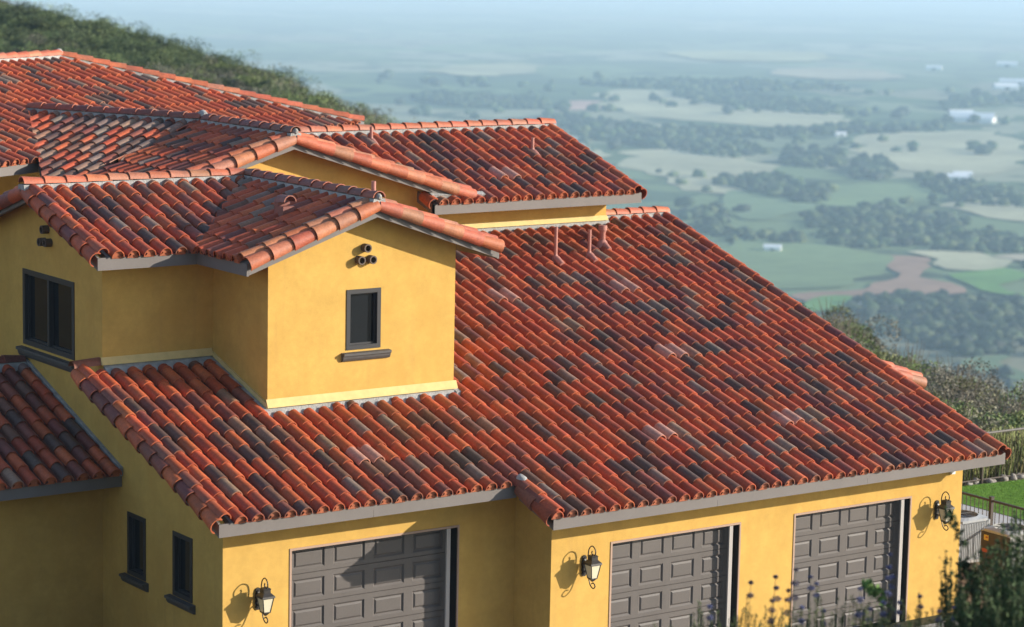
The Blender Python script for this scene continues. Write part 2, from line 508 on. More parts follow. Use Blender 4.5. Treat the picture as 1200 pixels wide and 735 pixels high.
# pale sloped plaster base where the upper walls land on the roof
def base_band(O, U, Nn, L, z0, z1, t=0.035):
    mb = MB(); O = Vector(O); Nn = Vector(Nn)
    prof = [(0.0, z0), (t + 0.03, z0), (t + 0.02, z0 + 0.03), (0.003, z1), (0.0, z1)]
    mb.prism([O + Nn * a + Z * b for a, b in prof], U * L)
    return mb.build('base_trim', M['trim_stucco'], house)
zc0 = zM(2.306) + 0.115
base_band((2.10, 2.306, 0), X, -Y, 3.87, zc0, zc0 + 0.14)
base_band((0.0 - 0.03, 4.212, 0), X, -Y, 2.13, zM(4.212) + 0.115, zM(4.212) + 0.24)
base_band((9.3, 8.33, 0), X, -Y, 4.56, zM(8.33) + 0.11, zM(8.33) + 0.21)
mb = MB()
q = [(2.126, 2.28, zM(2.28) + 0.10), (2.126, 4.2, zM(4.2) + 0.10), (2.126, 4.2, zM(4.2) + 0.19), (2.126, 2.28, zM(2.28) + 0.19)]
mb.prism(q, (-0.03, 0, 0)); mb.build('base_trim', M['trim_stucco'], house)

# ---- roofs
def edge_board(mb, P0, P1, out, h=0.212, t=0.04, drop=0.0):
    P0 = Vector(P0); P1 = Vector(P1); o = Vector(out)
    mb.prism([P0 - Z * drop, P1 - Z * drop, P1 - Z * (h + drop), P0 - Z * (h + drop)], o * -t)
def fascia(parent, segs):
    for P0, P1, out in segs:
        P0, P1 = Vector(P0), Vector(P1); L_ = (P1 - P0).length; n_ = max(1, round(L_ / 3.66)); dd = (P1 - P0).normalized()
        for i_ in range(n_):
            a_, b_ = P0 + dd * (L_ * i_ / n_ + (.002 if i_ else 0)), P0 + dd * (L_ * (i_ + 1) / n_ - (.002 if i_ < n_ - 1 else 0))
            mb = MB(); edge_board(mb, a_, b_, out); mb.build('fascia', M['fascia'], parent)
def rake(parent, P0, P1, out, inner=True, colors=None, tilt=(0.92, 0.40), r=0.135, drop=0.035, inset=0.10):
    r = 0.126
    P0 = Vector(P0); P1 = Vector(P1); o = Vector(out)
    mb = MB()
    row(mb, P0 + o * 0.005 - Z * drop, P1 + o * 0.005 - Z * drop, o * tilt[0] + Z * tilt[1], r + .008, r - 0.026, colors=colors, arc=(R(-8), R(188)), step=0.45)
    if inner:
        row(mb, P0 - o * inset + Z * 0.05, P1 - o * inset + Z * 0.05, Z, 0.113, 0.098, colors=colors, step=EXPO, flat=1.0)
    ob = mb.build('rake_tile', M['tile'], parent)
    hd_ = Vector((P1.x - P0.x, P1.y - P0.y, 0)).normalized(); P0b = P0 + (P1 - P0) * (0.042 / (P1 - P0).dot(hd_))
    b = MB(); edge_board(b, P0b, P1, out); b.build('barge_board', M['fascia'], parent)
    return ob
def ridge(parent, P0, P1, colors=None, mortar=True, r=0.128):
    mb = MB(); P0 = Vector(P0); P1 = Vector(P1)
    row(mb, P0 + Z * 0.11, P1 + Z * 0.11, Z, r, r - 0.022, step=0.40, colors=colors, flat=0.92)
    ob = mb.build('ridge_cap', M['tile'], parent)
    if mortar:
        m = MB(); D = (P1 - P0).normalized(); S = D.cross(Z).normalized()
        m.prism([P0 + S * 0.15 - Z * 0.06, P0 + S * 0.11 + Z * 0.105, P0 - S * 0.11 + Z * 0.105, P0 - S * 0.15 - Z * 0.06], P1 - P0)
        m.build('mortar_bed', M['mortar'], parent)
    return ob
RC = [(0.52, 0.150, 0.075), (0.54, 0.20, 0.115), (0.50, 0.135, 0.07), (0.44, 0.19, 0.12), (0.54, 0.165, 0.08)]
DC_ = [(0.30, 0.085, 0.06), (0.24, 0.085, 0.07), (0.36, 0.10, 0.065), (0.20, 0.08, 0.075)]
BC = MAROON + REDS

ey = 0.7072
# main roof
pm = [(-0.25, 0), (5.183, 0), (5.183, -1.062), (15.52, -1.062), (15.52, 8.552 + ey), (13.98, 8.552 + ey), (13.98, 8.22 + ey), (6.03, 8.22 + ey), (6.03, 2.20 + ey), (2.02, 2.20 + ey), (2.02, 4.10 + ey), (-0.25, 4.10 + ey)]
cs = math.sqrt(1 + mP * mP)
pk = [(2.90, 0.40 + ey), (9.0, 5.30 + ey), (12.0, 5.35 + ey), (11.85, -0.03 + ey), (8.95, -0.10 + ey), (11.15, 2.85 + ey)]
r_main = tiled_plane('roof', (0, -ey, 3.112), X, Y, mP, pm, house, u0=5.52 - 19 * 0.296, eaves=(0.0, -1.062 * cs), seed=1, s_off=-1.062 * cs - 0.06, pinks=pk)
zB = zM(-1.769)
fascia(r_main, [((-0.457, -ey, 3.110), (5.183, -ey, 3.110), -Y), ((5.183, -1.769, zB), (15.65, -1.769, zB), -Y)])
rake(r_main, (-0.457, -ey, zM(-ey)), (-0.457, 4.30, zM(4.30)), -X, colors=BC)
rake(r_main, (5.183, -1.769, zB), (5.183, -0.78, zM(-0.78)), -X, colors=BC)
rake(r_main, (15.65, -1.769, zB), (15.65, 8.552, zM(8.552)), X, colors=BC, inner=True)
ridge(r_main, (13.85, 8.552, zM(8.552)), (15.68, 8.552, zM(8.552)), colors=RC)
# hidden back slope of the main roof
tiled_plane('roof', (13.9, 13.0, zM(8.552) - 0.33 * 4.448), X, -Y, 0.33, [(0, 0), (1.72, 0), (1.72, 4.448), (0, 4.448)], house, seed=2)
# grey flashing / mortar where tiles stop against walls
mb = MB()
for (a, b) in (((2.0, 2.306), (5.97, 2.306)), ((0.02, 4.212), (2.126, 4.212)), ((9.3, 8.33), (13.9, 8.33))):
    y = a[1]
    mb = MB(); mb.prism([(a[0], y, zM(y) - 0.02), (a[0], y - 0.14, zM(y - 0.14) - 0.02), (a[0], y - 0.14, zM(y - 0.14) + 0.035), (a[0], y, zM(y) + 0.118)], (b[0] - a[0], 0, 0)); mb.build('mortar_bed', M['mortar'], r_main)
mb = MB()
mb.prism([(2.124, 2.2, zM(2.2) + 0.11), (2.124, 4.2, zM(4.2) + 0.11), (2.124, 4.2, zM(4.2)), (2.124, 2.2, zM(2.2))], (-0.1, 0, 0)); mb.build('mortar_bed', M['mortar'], r_main); mb = MB()
mb.prism([(5.918, 2.2, zM(2.2) + 0.10), (5.918, 8.3, zM(8.3) + 0.10), (5.918, 8.3, zM(8.3)), (5.918, 2.2, zM(2.2))], (0.1, 0, 0))
mb.build('mortar_bed', M['mortar'], r_main)
# small mortar lump and end cap at the step of the two eaves, and cap where the left rake meets the wall
mb = MB(); mb.tube([(5.26, -0.86, zM(-.86) + 0.07), (5.26, -0.78, zM(-.78) + 0.10), (5.25, -0.70, zM(-.70) + 0.10), (5.24, -0.64, zM(-.64) + 0.06)], [0.05, 0.085, 0.085, 0.04], 12)
mb.build('mortar_bed', M['mortar'], r_main)
mb = MB(); row(mb, (0.0, 4.33, zM(4.3) + 0.06), (-0.52, 4.33, zM(4.3) + 0.06), Z, 0.13, 0.12, step=0.5, colors=MAROON)
mb.build('ridge_cap', M['tile'], r_main)

# upper left gable (D) and tower roof (C)
zE = 6.751; pD = 0.3053; pC = 0.3387
r_D = tiled_plane('roof', (0, 3.607, zE), X, Y, pD, [(-0.20, 0), (1.481, 0), (4.021, 2.8176), (-0.20, 2.8176)], house, u0=-0.03, eaves=(0.0,), seed=3)
tiled_plane('roof', (0, 9.242, zE), X, -Y, pD, [(-0.33, 0), (1.5, 0), (1.5, 0.95), (5.7, 0.95), (4.021, 2.8176), (-0.33, 2.8176)], house, u0=-0.10, eaves=(0.0,), seed=4)
fascia(r_D, [((-0.377, 3.607, zE), (1.481, 3.607, zE), -Y), ((-0.377, 9.242, zE), (1.5, 9.242, zE), Y)])
zR = zE + pD * 2.8176
rake(r_D, (-0.377, 3.607, zE), (-0.377, 6.4246, zR), -X, colors=BC)
rake(r_D, (-0.377, 9.242, zE), (-0.377, 6.4246, zR), -X, colors=BC)
ridge(r_D, (-0.45, 6.4246, zR), (4.05, 6.4246, zR), colors=RC)
r_C = tiled_plane('roof', (1.481, 1.891, zE), Y, X, pC, [(0.05, 0), (1.716, 0), (4.5336, 2.54), (0.05, 2.54)], house, u0=0.30, eaves=(0.0,), seed=5, weights=(0.60, 0.18, 0.10, 0.12))
tiled_plane('roof', (6.561, 1.891, zE), Y, -X, pC, [(0.05, 0), (6.4, 0), (6.4, 0.9), (4.5336, 2.54), (0.05, 2.54)], house, u0=0.30, eaves=(0.0,), seed=6)
fascia(r_C, [((1.481, 3.607, zE), (1.481, 1.891, zE), -X), ((6.561, 8.2, zE), (6.561, 1.891, zE), X)])
apC = (4.021, 1.891, zE + pC * 2.54)
rake(r_C, (1.481, 1.891, zE), apC, -Y, colors=RC, tilt=(0.80, 0.60), drop=0.01, inset=0.16)
rake(r_C, (6.561, 1.891, zE), apC, -Y, colors=RC, tilt=(0.80, 0.60), drop=0.01, inset=0.16)
ridge(r_C, (4.021, 1.84, apC[2]), (4.021, 6.42, zR), colors=DC_)
mb = MB(); mb.tube([(4.021, 1.93, apC[2] + 0.10), (4.021, 1.86, apC[2] + 0.14), (4.021, 1.81, apC[2] + 0.13)], [0.04, 0.065, 0.025], 10); mb.build('mortar_bed', M['mortar'], r_C)

# rear gable (F)
zF = 8.20; pF = 0.308
ex = 4.43; zFe = zF - pF * ex
r_F = tiled_plane('roof', (5.899 - ex, 7.864, zFe), Y, X, pF, [(0.05, 0), (2.29, 0), (3.566, ex), (0.05, ex)], house, u0=0.30, eaves=(0.0,), seed=7, weights=(0.60, 0.2, 0.14, 0.06))
tiled_plane('roof', (5.899 + ex, 7.864, zFe), Y, -X, pF, [(0.05, 0), (0.4, 0), (3.134, 3.46), (3.6, 4.43), (0.05, 4.43)], house, u0=0.3, seed=8)
apF = (5.899, 7.864, zF)
rake(r_F, (5.899 - ex, 7.864, zFe), apF, -Y, colors=RC, tilt=(0.80, 0.60), drop=0.01, inset=0.16)
rake(r_F, (5.899 + ex - 0.25, 7.864, zFe + 0.25 * pF), apF, -Y, colors=RC, tilt=(0.80, 0.60), drop=0.01, inset=0.16)
ridge(r_F, (5.899, 7.81, zF), (5.87, 11.42, zF), colors=DC_)
mb = MB(); mb.tube([(5.899, 7.92, zF + 0.10), (5.899, 7.83, zF + 0.14), (5.899, 7.78, zF + 0.13)], [0.04, 0.065, 0.025], 10); mb.build('mortar_bed', M['mortar'], r_F); mb = MB()
mb.tube([(5.86, 11.34, zF + 0.17), (5.86, 11.47, zF + 0.20), (5.84, 11.62, zF + 0.17)], [0.07, 0.10, 0.06], 10); mb.build('mortar_bed', M['mortar'], r_F); mb = MB()
# mortar bedding where the rear rake crosses the tiles of the right roof
mb.prism([(9.05, 7.88, 6.80), (10.35, 7.88, 6.80), (10.35, 7.80, 6.93), (9.05, 7.80, 6.97)], (0, 0.12, 0.05))
mb.build('mortar_bed', M['mortar'], r_F)

# turned rear wing (W) and far roof (G), turned 26 degrees
al = Vector((math.cos(R(26.2)), math.sin(R(26.2)), 0)); uv = Vector((-math.sin(R(26.2)), math.cos(R(26.2)), 0))
W0 = Vector((5.86, 11.45, zF)); W1 = W0 + uv * 4.48
r_W = tiled_plane('roof', W0 - al * 4.2 - Z * 1.26, uv, al, 0.30, [(0, 4.2), (0.72, 0), (0.66, 0), (4.48, 4.2)], house, u0=0.1, seed=9, weights=(0.42, 0.10, 0.16, 0.32))
tiled_plane('roof', W0 + al * 4.2 - Z * 1.26, uv, -al, 0.30, [(0, 4.2), (0, 1.2), (1.75, 1.2), (4.48, 4.2)], house, u0=0.1, seed=10)
ridge(r_W, W0, W1, colors=DC_)
pG = 0.33
r_G = tiled_plane('roof', W1 - uv * 2.2 - al * 12 - Z * 2.2 * pG, al, uv, pG,
                  [(0, 0), (9.58, 0), (12, 2.2), (14.42, 0), (21.7, 0), (16.25, 4.76), (0, 4.76)], house, u0=0.2, eaves=(0.0,), seed=11, weights=(0.70, 0.08, 0.13, 0.09),
                  pinks=[(9.05, 3.35)])
tiled_plane('roof', W1 + uv * 7.3 - al * 12 - Z * 2.2 * pG, al, -uv, pG, [(0, 0), (21.7, 0), (16.25, 4.76), (0, 4.76)], house, u0=0.2, seed=12)
gz = W1.z
fascia(r_G, [(W1 - uv * 2.2 - al * 12 - Z * 2.2 * pG, W1 - uv * 2.2 - al * 2.42 - Z * 2.2 * pG, -uv), (W1 - uv * 2.2 + al * 2.42 - Z * 2.2 * pG, W1 - uv * 2.2 + al * 9.7 - Z * 2.2 * pG, -uv)])
gr = W1 + uv * 2.56 + Z * 2.56 * pG
ridge(r_G, gr + al * 4.25, gr - al * 12, colors=RC)
ridge(r_G, W1 - uv * 2.25 + al * 9.75 - Z * 2.25 * pG, gr + al * 4.25, colors=RC)
mb = MB(); e = gr + al * 4.25
mb.tube([e - al * 0.12 + Z * 0.12, e + Z * 0.15, e + al * 0.14 + Z * 0.09], [0.09, 0.115, 0.07], 10); mb.build('mortar_bed', M['mortar'], r_G)
hd = MB(); a0 = W1 + uv * 7.3 + al * 9.7 - Z * 2.2 * pG; b0 = W1 - uv * 2.2 + al * 9.7 - Z * 2.2 * pG
hd.poly([b0, a0, gr + al * 4.25]); hd.build('deck', M['deck'], r_G)

# right upper roof (H)
pH = 0.3403; zH = 6.788
r_H = tiled_plane('roof', (9.036, 7.732, zH), X, Y, pH, [(0.05, 0), (5.24, 0), (5.24, 3.266), (-2.17, 3.266), (1.28, 0.15), (0.05, 0.15)], house, u0=0.22, eaves=(0.0,), seed=13, weights=(0.58, 0.14, 0.24, 0.04), pinks=[(2.25, 0.93)])
tiled_plane('roof', (9.036, 14.264, zH), X, -Y, pH, [(1, 0), (5.24, 0), (5.24, 3.266), (-1.8, 3.266)], house, seed=14)
fascia(r_H, [((9.036, 7.732, zH), (14.312, 7.732, zH), -Y)])
rake(r_H, (14.312, 7.732, zH), (14.312, 10.998, zH + pH * 3.266), X, colors=BC)
mb = MB(); row(mb, (9.05, 7.70, zH + 0.0), (9.05, 8.1, zH + 0.13), Vector((-0.8, 0, 0.6)), 0.13, 0.12, step=0.5, colors=REDS)
mb.build('rake_tile', M['tile'], r_H)
mb = MB(); edge_board(mb, (9.036, 7.732, zH), (9.036, 8.33, zH + pH * 0.6), -X); mb.build('barge_board', M['fascia'], r_H)
ridge(r_H, (6.5, 10.998, zH + pH * 3.266), (14.36, 10.998, zH + pH * 3.266), colors=RC)

# low left wing roof (E)
pE = 0.3436
r_E = tiled_plane('roof', (-8.0, 3.49, 3.07), X, Y, pE, [(0, 0), (7.93, 0), (7.93, 3.72), (0, 3.72)], house, u0=0.15, eaves=(0.0,), seed=15, weights=(0.50, 0.20, 0.22, 0.08))
tiled_plane('roof', (-8.0, 10.93, 3.07), X, -Y, pE, [(0, 0), (7.93, 0), (7.93, 3.72), (0, 3.72)], house, seed=16)
fascia(r_E, [((-8.0, 3.49, 3.07), (-0.003, 3.49, 3.07), -Y)])
ridge(r_E, (-8.0, 7.21, 3.07 + pE * 3.72), (-0.07, 7.21, 3.07 + pE * 3.72), colors=MAROON)
mb = MB()
mb.prism([(-0.002, 3.45, 3.05), (-0.002, 7.3, 3.07 + pE * 3.8), (-0.002, 7.3, 3.22 + pE * 3.8), (-0.002, 3.45, 3.20)], (-0.055, 0, 0))
mb.build('mortar_bed', M['mortar'], r_E)

# small gable that peeks out past the right rake
for sgn, sd_ in ((1, 17), (-1, 18)):
    r_S = tiled_plane('roof', (16.45 + sgn * 1.65, 3.0, 3.15), Y, -X * sgn, 0.34, [(0.05, 0), (6.0, 0), (6.0, 1.65), (0.05, 1.65)], house, u0=0.3, eaves=(0.0,), seed=sd_)
    rake(r_S, (16.45 + sgn * 1.65, 3.0, 3.15), (16.45, 3.0, 3.711), -Y, colors=RC)
ridge(r_S, (16.45, 2.95, 3.711), (16.45, 9.0, 3.711), colors=RC)
facade(None, (15.3, 3.45, 0), X, -Y, 2.35, GZ, 3.2, top=[(0, 3.2), (2.35, 3.2), (1.15, 3.62)])
facade(None, (17.65, 3.45, 0), Y, X, 5.5, GZ, 3.2)

# ---- windows
def window(O, U, Nn, w, z0, z1, panes=1, fw=0.075, set_back=0.03, sill=None, label=None):
    O = Vector(O); Nn = Vector(Nn); h = z1 - z0
    mb = MB(); s0, s1 = -set_back - 0.05, -set_back + 0.045
    for (a, b, c, d) in ((0, w, 0, fw), (0, w, h - fw, h), (0, fw, fw, h - fw), (w - fw, w, fw, h - fw)):
        fb(mb, O + Z * z0, U, Z, Nn, (a, b), (c, d), (s0, s1))
    # thin inner sash, a little further back
    n = panes; wi = (w - 2 * fw) / n
    for i in range(n):
        a0_ = fw + i * wi; b0_ = a0_ + wi; t = 0.028
        if i: fb(mb, O + Z * z0, U, Z, Nn, (a0_ - 0.035, a0_ + 0.035), (fw, h - fw), (s0, s1 - 0.006))
        for (a, b, c, d) in ((a0_, b0_, fw, fw + t), (a0_, b0_, h - fw - t, h - fw), (a0_, a0_ + t, fw + t, h - fw - t), (b0_ - t, b0_, fw + t, h - fw - t)):
            fb(mb, O + Z * z0, U, Z, Nn, (a, b), (c, d), (s0 - 0.02, s0 + 0.03))
    win = mb.build('window', M['frame'], house)
    for i in range(n):
        a0_ = fw + i * wi; g = MB()
        fb(g, O + Z * z0, U, Z, Nn, (a0_ + 0.01, a0_ + wi - 0.01), (fw + 0.01, h - fw - 0.01), (s0 - 0.012, s0 - 0.004))
        g.build('pane', M['glass'], win)
    bk = MB(); fb(bk, O + Z * z0, U, Z, Nn, (0, w), (0, h), (-0.25, -0.24)); bk.build('dark_interior', M['dark'], win)
    if sill:
        a, b, zt, zb, o = sill
        sm = MB()
        prof = [(0.0, zt), (o, zt - 0.01), (o, zt - (zt - zb) * 0.33), (o * 0.72, zt - (zt - zb) * 0.42), (o * 0.66, zt - (zt - zb) * 0.66), (o * 0.42, zb + 0.01), (0.0, zb)]
        P = [O + U * a + Nn * p + Z * q for p, q in prof]
        sm.prism(P, U * (b - a)); sm.build('sill', M['sill'], win)
    return win
window((3.672, 2.306, 0), X, -Y, 0.694, 5.07, 6.117, sill=(-0.09, 0.87, 5.03, 4.875, 0.10))
window((0, 5.272, 0), Y, -X, 2.085, 4.747, 6.113, panes=2, sill=(-0.1, 2.17, 4.70, 4.52, 0.12), fw=0.09)
window((0, 0.994, 0), Y, -X, 0.668, 1.404, 2.476, sill=(-0.10, 0.78, 1.39, 1.24, 0.11))
window((0, 2.625, 0), Y, -X, 0.658, 1.404, 2.476, sill=(-0.10, 0.78, 1.39, 1.24, 0.11))

# ---- clay gable vents
def gable_vent(pts, axis):
    for p in pts:
        mb = MB(); mb.ring(p, axis, 0.052, 0.075, -0.05, 0.13, 16)
        d = Vector(axis); mb.ring(Vector(p) + d * 0.0, axis, 0.0, 0.053, -0.04, -0.03, 12, (0.15, 0.15, 0.15))
        mb.build('gable_vent', M['vent'], house)
gable_vent([(4.02, 2.306, 6.83), (3.90, 2.306, 6.625), (4.13, 2.306, 6.625)], (0, -1, 0))
gable_vent([(0, 6.32, 6.92), (0, 6.43, 6.69), (0, 6.20, 6.70)], (-1, 0, 0))

# ---- roof penetrations
def pipe(parent, P, h, r, flare=False, slope=None, skirt=True):
    P = Vector(P); mb = MB()
    if flare:
        mb.tube([P - Z * 0.05, P + Z * (h - 0.16), P + Z * (h - 0.10)], [r, r, r * 1.45], 14)
        mb.tube([P + Z * (h - 0.10), P + Z * h], [r * 1.5, r * 1.5], 14)
    else:
        mb.ring(P, (0, 0, 1), r - 0.008, r, -0.05, h, 14)
    mb.tube([P - Z * 0.06, P + Z * 0.05, P + Z * 0.10], [r * 2.2, r * 1.7, r * 1.05], 14)
    if skirt:
      s = Vector(slope); fl = P - s * 0.12 - Z * 0.02
      mb.tube([fl - s * 0.14 + Z * 0.01, fl + s * 0.08 + Z * 0.045], [0.06, 0.075], 12)
    return mb.build('vent_pipe', M['flash'], parent)
sv = Vector((0, 1, mP)).normalized()
pipe(r_main, (11.386, 6.771, 5.66), 0.66, 0.036, slope=sv)
pipe(r_main, (12.269, 6.811, 5.67), 0.54, 0.036, slope=sv)
pipe(r_main, (12.935, 7.247, 5.82), 0.40, 0.06, flare=True, slope=sv)
pipe(r_H, (9.338, 10.561, 7.80), 0.32, 0.034, slope=sv)
pipe(r_H, (12.882, 9.722, 7.52), 0.32, 0.034, slope=sv)
pipe(r_C, (4.35, 2.55, 7.60), 0.34, 0.04, slope=sv, skirt=False)
mb = MB(); hp = Vector((3.02, 3.28, 7.40)); sl = Vector((-1, 0, -pC)).normalized()
row(mb, hp + Z * 0.16 + Vector((0, -0.17, 0)), hp + Z * 0.16 + Vector((0, 0.17, 0)), Z, 0.125, 0.125, step=0.5, colors=[(0.26, 0.10, 0.085)])
mb.box(hp - Vector((0.122, -0.05, 0.1)), hp + Vector((0.122, 0.165, 0.16)), (0.26, 0.10, 0.085))
mb.box(hp - Vector((0.122, 0.14, 0.1)), hp + Vector((0.122, 0.05, 0.10)), (0.26, 0.10, 0.085))
mb.build('roof_hood', M['tile'], r_C)

# ---- garage doors
def garage_door(x0, x1, y, ztop, shift):
    d = empty('garage_door', (x0, y, GZ)); d.parent = house
    zt = ztop - GZ; w = x1 - x0
    yd = 0.19                                            # door face behind the wall
    mb = MB(); xa, xb = (0.05 if w > 3 else -0.02), w - 0.082
    ncol, nrow = 4, 5; cw = (xb - xa) / ncol; rh = 0.497; nrow = math.ceil((zt + .05) / rh); zo = zt + 0.03 - nrow * rh
    for j in range(nrow):
        for i in range(ncol):
            a, b = xa + i * cw, xa + (i + 1) * cw; c, e = zo + j * rh + 0.012, zo + (j + 1) * rh
            mx, mz = 0.085, 0.085
            r0 = [(a + mx, c + mz * 0.8), (b - mx, c + mz * 0.8), (b - mx, e - mz), (a + mx, e - mz)]
            o4 = [(a, c), (b, c), (b, e), (a, e)]
            def ins(r, t): return [(r[0][0] + t, r[0][1] + t), (r[1][0] - t, r[1][1] + t), (r[2][0] - t, r[2][1] - t), (r[3][0] + t, r[3][1] - t)]
            lv = [(o4, 0.0), (r0, 0.0), (ins(r0, 0.030), 0.024), (ins(r0, 0.036), 0.024), (ins(r0, 0.066), 0.005)]
            vs = [(p[0], yd + dd, p[1]) for rr, dd in lv for p in rr]
            fs = []
            for k in range(len(lv) - 1):
                for q_ in range(4): fs.append((k * 4 + q_, k * 4 + (q_ + 1) % 4, (k + 1) * 4 + (q_ + 1) % 4, (k + 1) * 4 + q_))
            fs.append((16, 17, 18, 19)); mb.add(vs, fs)
        k_ = zo + j * rh; mb.poly([(xa, yd, k_), (xb, yd, k_), (xb, yd + 0.02, k_ + 0.006), (xa, yd + 0.02, k_ + 0.006)])
        mb.poly([(xa, yd + 0.02, k_ + 0.006), (xb, yd + 0.02, k_ + 0.006), (xb, yd, k_ + 0.012), (xa, yd, k_ + 0.012)])
    mb.box((min(xa, 0), yd + 0.028, 0), (xb + 0.08, yd + 0.05, zt))
    mb.build('panel', M['door'], d)
    s = MB(); s.box((w - 0.205, 0.02, 0), (w - 0.128, 0.055, zt - 0.014)); s.build('door_stop', M['door_stop'], d)
    j = MB()
    j.box((w - 0.012, 0.012, 0), (w - 0.003, 0.28, zt - 0.003)); j.box((0.003, 0.012, 0), (0.012, 0.28, zt - 0.003)); j.box((0.012, 0.012, zt - 0.012), (w - 0.012, 0.28, zt - 0.003))
    for q_ in (0,): j.box((0.0121, yd + 0.012, 0), (max(xa, 0.0131), yd + 0.027, zt - .013))
    j.build('jamb', M['dark'], d)
    t = MB()
    t.box((-0.035, -0.012, 0), (0.002, 0.01, zt + 0.035)); t.box((w - 0.002, -0.012, 0), (w + 0.03, 0.01, zt + 0.035)); t.box((0.002, -0.012, zt - 0.002), (w - 0.002, 0.01, zt + 0.035))
    t.build('trim', M['trim_line'], d)
    return d
garage_door(DA[0], DA[1], 0.0, 2.332, 0)
garage_door(DB[0], DB[1], -1.062, 1.961, 0)
garage_door(DC[0], DC[1], -1.062, 1.961, 0)
mb = MB(); mb.box((14.93, -1.12, 2.31), (15.02, -1.065, 2.44)); mb.build('wall_sensor', M['white'], house)

# ------------------------------------------------------------------ wall lanterns
def make_lantern():
    t = empty('wall_lantern')
    cy = -0.25
    m = MB()                                             # scalloped back plate
    prof = [(0.0, -0.185), (0.03, -0.175), (0.05, -0.14), (0.035, -0.11), (0.055, -0.07), (0.045, -0.02), (0.058, 0.03), (0.045, 0.08), (0.035, 0.11), (0.05, 0.14), (0.03, 0.175), (0.0, 0.185)]
    out = [(a, b) for a, b in prof] + [(-a, b) for a, b in prof[::-1][1:-1]]
    m.prism([(a, -0.002, b) for a, b in out], (0, -0.022, 0))
    m.prism([(a * 0.65, -0.025, b * 0.8) for a, b in out], (0, -0.02, 0))
    m.tube([(0, -0.03, 0.10), (0, -0.05, 0.11)], [0.035, 0.02], 10); m.tube([(0, -0.03, -0.10), (0, -0.05, -0.11)], [0.035, 0.02], 10)
    m.build('backplate', M['iron'], t)
    m = MB()
    m.tube([(0, -0.03, 0.03), (0, -0.09, 0.06), (0, -0.15, 0.04), (0, cy + 0.08, 0.09)], 0.011, 8)
    def sm(pts, n=6):
        P = [Vector(p) for p in pts]; o = []
        for i in range(len(P) - 1):
            p0 = P[max(i - 1, 0)]; p1 = P[i]; p2 = P[i + 1]; p3 = P[min(i + 2, len(P) - 1)]
            for k in range(n):
                u = k / n
                o.append(0.5 * ((2 * p1) + (p2 - p0) * u + (2 * p0 - 5 * p1 + 4 * p2 - p3) * u * u + (3 * p1 - p0 - 3 * p2 + p3) * u ** 3))
        o.append(P[-1]); return o
    m.tube(sm([(0, cy + 0.12, 0.08), (0, cy + 0.13, 0.22), (0, cy + 0.10, 0.33), (0, cy + 0.02, 0.385), (0, cy - 0.06, 0.34), (0, cy - 0.07, 0.26), (0, cy - 0.02, 0.225), (0, cy + 0.03, 0.26), (0, cy + 0.02, 0.30)]), 0.0105, 7)
    m.tube(sm([(0, -0.03, -0.08), (0, -0.10, -0.10), (0, cy + 0.10, -0.20), (0, cy + 0.05, -0.30), (0, cy - 0.03, -0.34), (0, cy - 0.08, -0.29), (0, cy - 0.03, -0.245), (0, cy + 0.02, -0.27)]), 0.0105, 7)
    m.tube(sm([(0, -0.03, 0.02), (0, -0.06, -0.01), (0, -0.10, 0.0), (0, -0.10, 0.03)]), 0.007, 6)
    m.build('scroll_bracket', M['iron'], t)
    # four tapered sides: edges in iron, panes in glass
    def corners(z, h): return [Vector((a * h, cy + b * h, z)) for a, b in ((-1, -1), (1, -1), (1, 1), (-1, 1))]
    b4, t4 = corners(-0.165, 0.058), corners(0.075, 0.098)
    m = MB()
    for k in range(4):
        m.tube([b4[k], t4[k]], 0.0085, 6)
        m.tube([b4[k], b4[(k + 1) % 4]], 0.011, 6); m.tube([t4[k], t4[(k + 1) % 4]], 0.011, 6)
    c1, c2, c3 = corners(0.075, 0.118), corners(0.105, 0.112), corners(0.155, 0.062)
    c4, c5 = corners(0.205, 0.062), corners(0.215, 0.070)
    L_ = [c1, c2, c3, c4, c5, corners(0.235, 0.05)]
    vs = [p for c in L_ for p in c]
    m.add(vs, [(i * 4 + k, i * 4 + (k + 1) % 4, (i + 1) * 4 + (k + 1) % 4, (i + 1) * 4 + k) for i in range(5) for k in range(4)] + [(3, 2, 1, 0), (20, 21, 22, 23)])
    d1, d2, d3 = corners(-0.165, 0.066), corners(-0.185, 0.045), corners(-0.225, 0.014)
    vs = d1 + d2 + d3
    m.add(vs, [(i * 4 + k, (i + 1) * 4 + k, (i + 1) * 4 + (k + 1) % 4, i * 4 + (k + 1) % 4) for i in range(2) for k in range(4)] + [(0, 1, 2, 3), (11, 10, 9, 8)])
    m.build('lantern_frame', M['iron'], t)
    for k in range(4):
        m = MB(); n_ = (k + 1) % 4
        m.poly([b4[k] * 0.99 + Vector((0, cy, 0)) * 0.01, b4[n_], t4[n_], t4[k]]); g = m.build('glass', M['lamp_glass'], t)
    m = MB(); m.tube([(0, cy, -0.16), (0, cy, -0.06)], 0.013, 8); m.build('candle', M['white'], t)
    return t
lan = make_lantern()
spots = [((0.635, 0, 1.627), 'black iron wall lantern left of the garage door that stands furthest left'),
         ((6.359, -1.062, 1.657), 'black iron wall lantern on the wall left of the middle garage door'),
         ((14.623, -1.062, 1.657), 'black iron wall lantern right of the last garage door, partly behind a twig')]
for i, (p, lb) in enumerate(spots):
    o = lan if i == 0 else copy_tree(lan)
    o.location = p
    tag(o, lb, 'wall lantern', 'wall lanterns beside the garage doors')

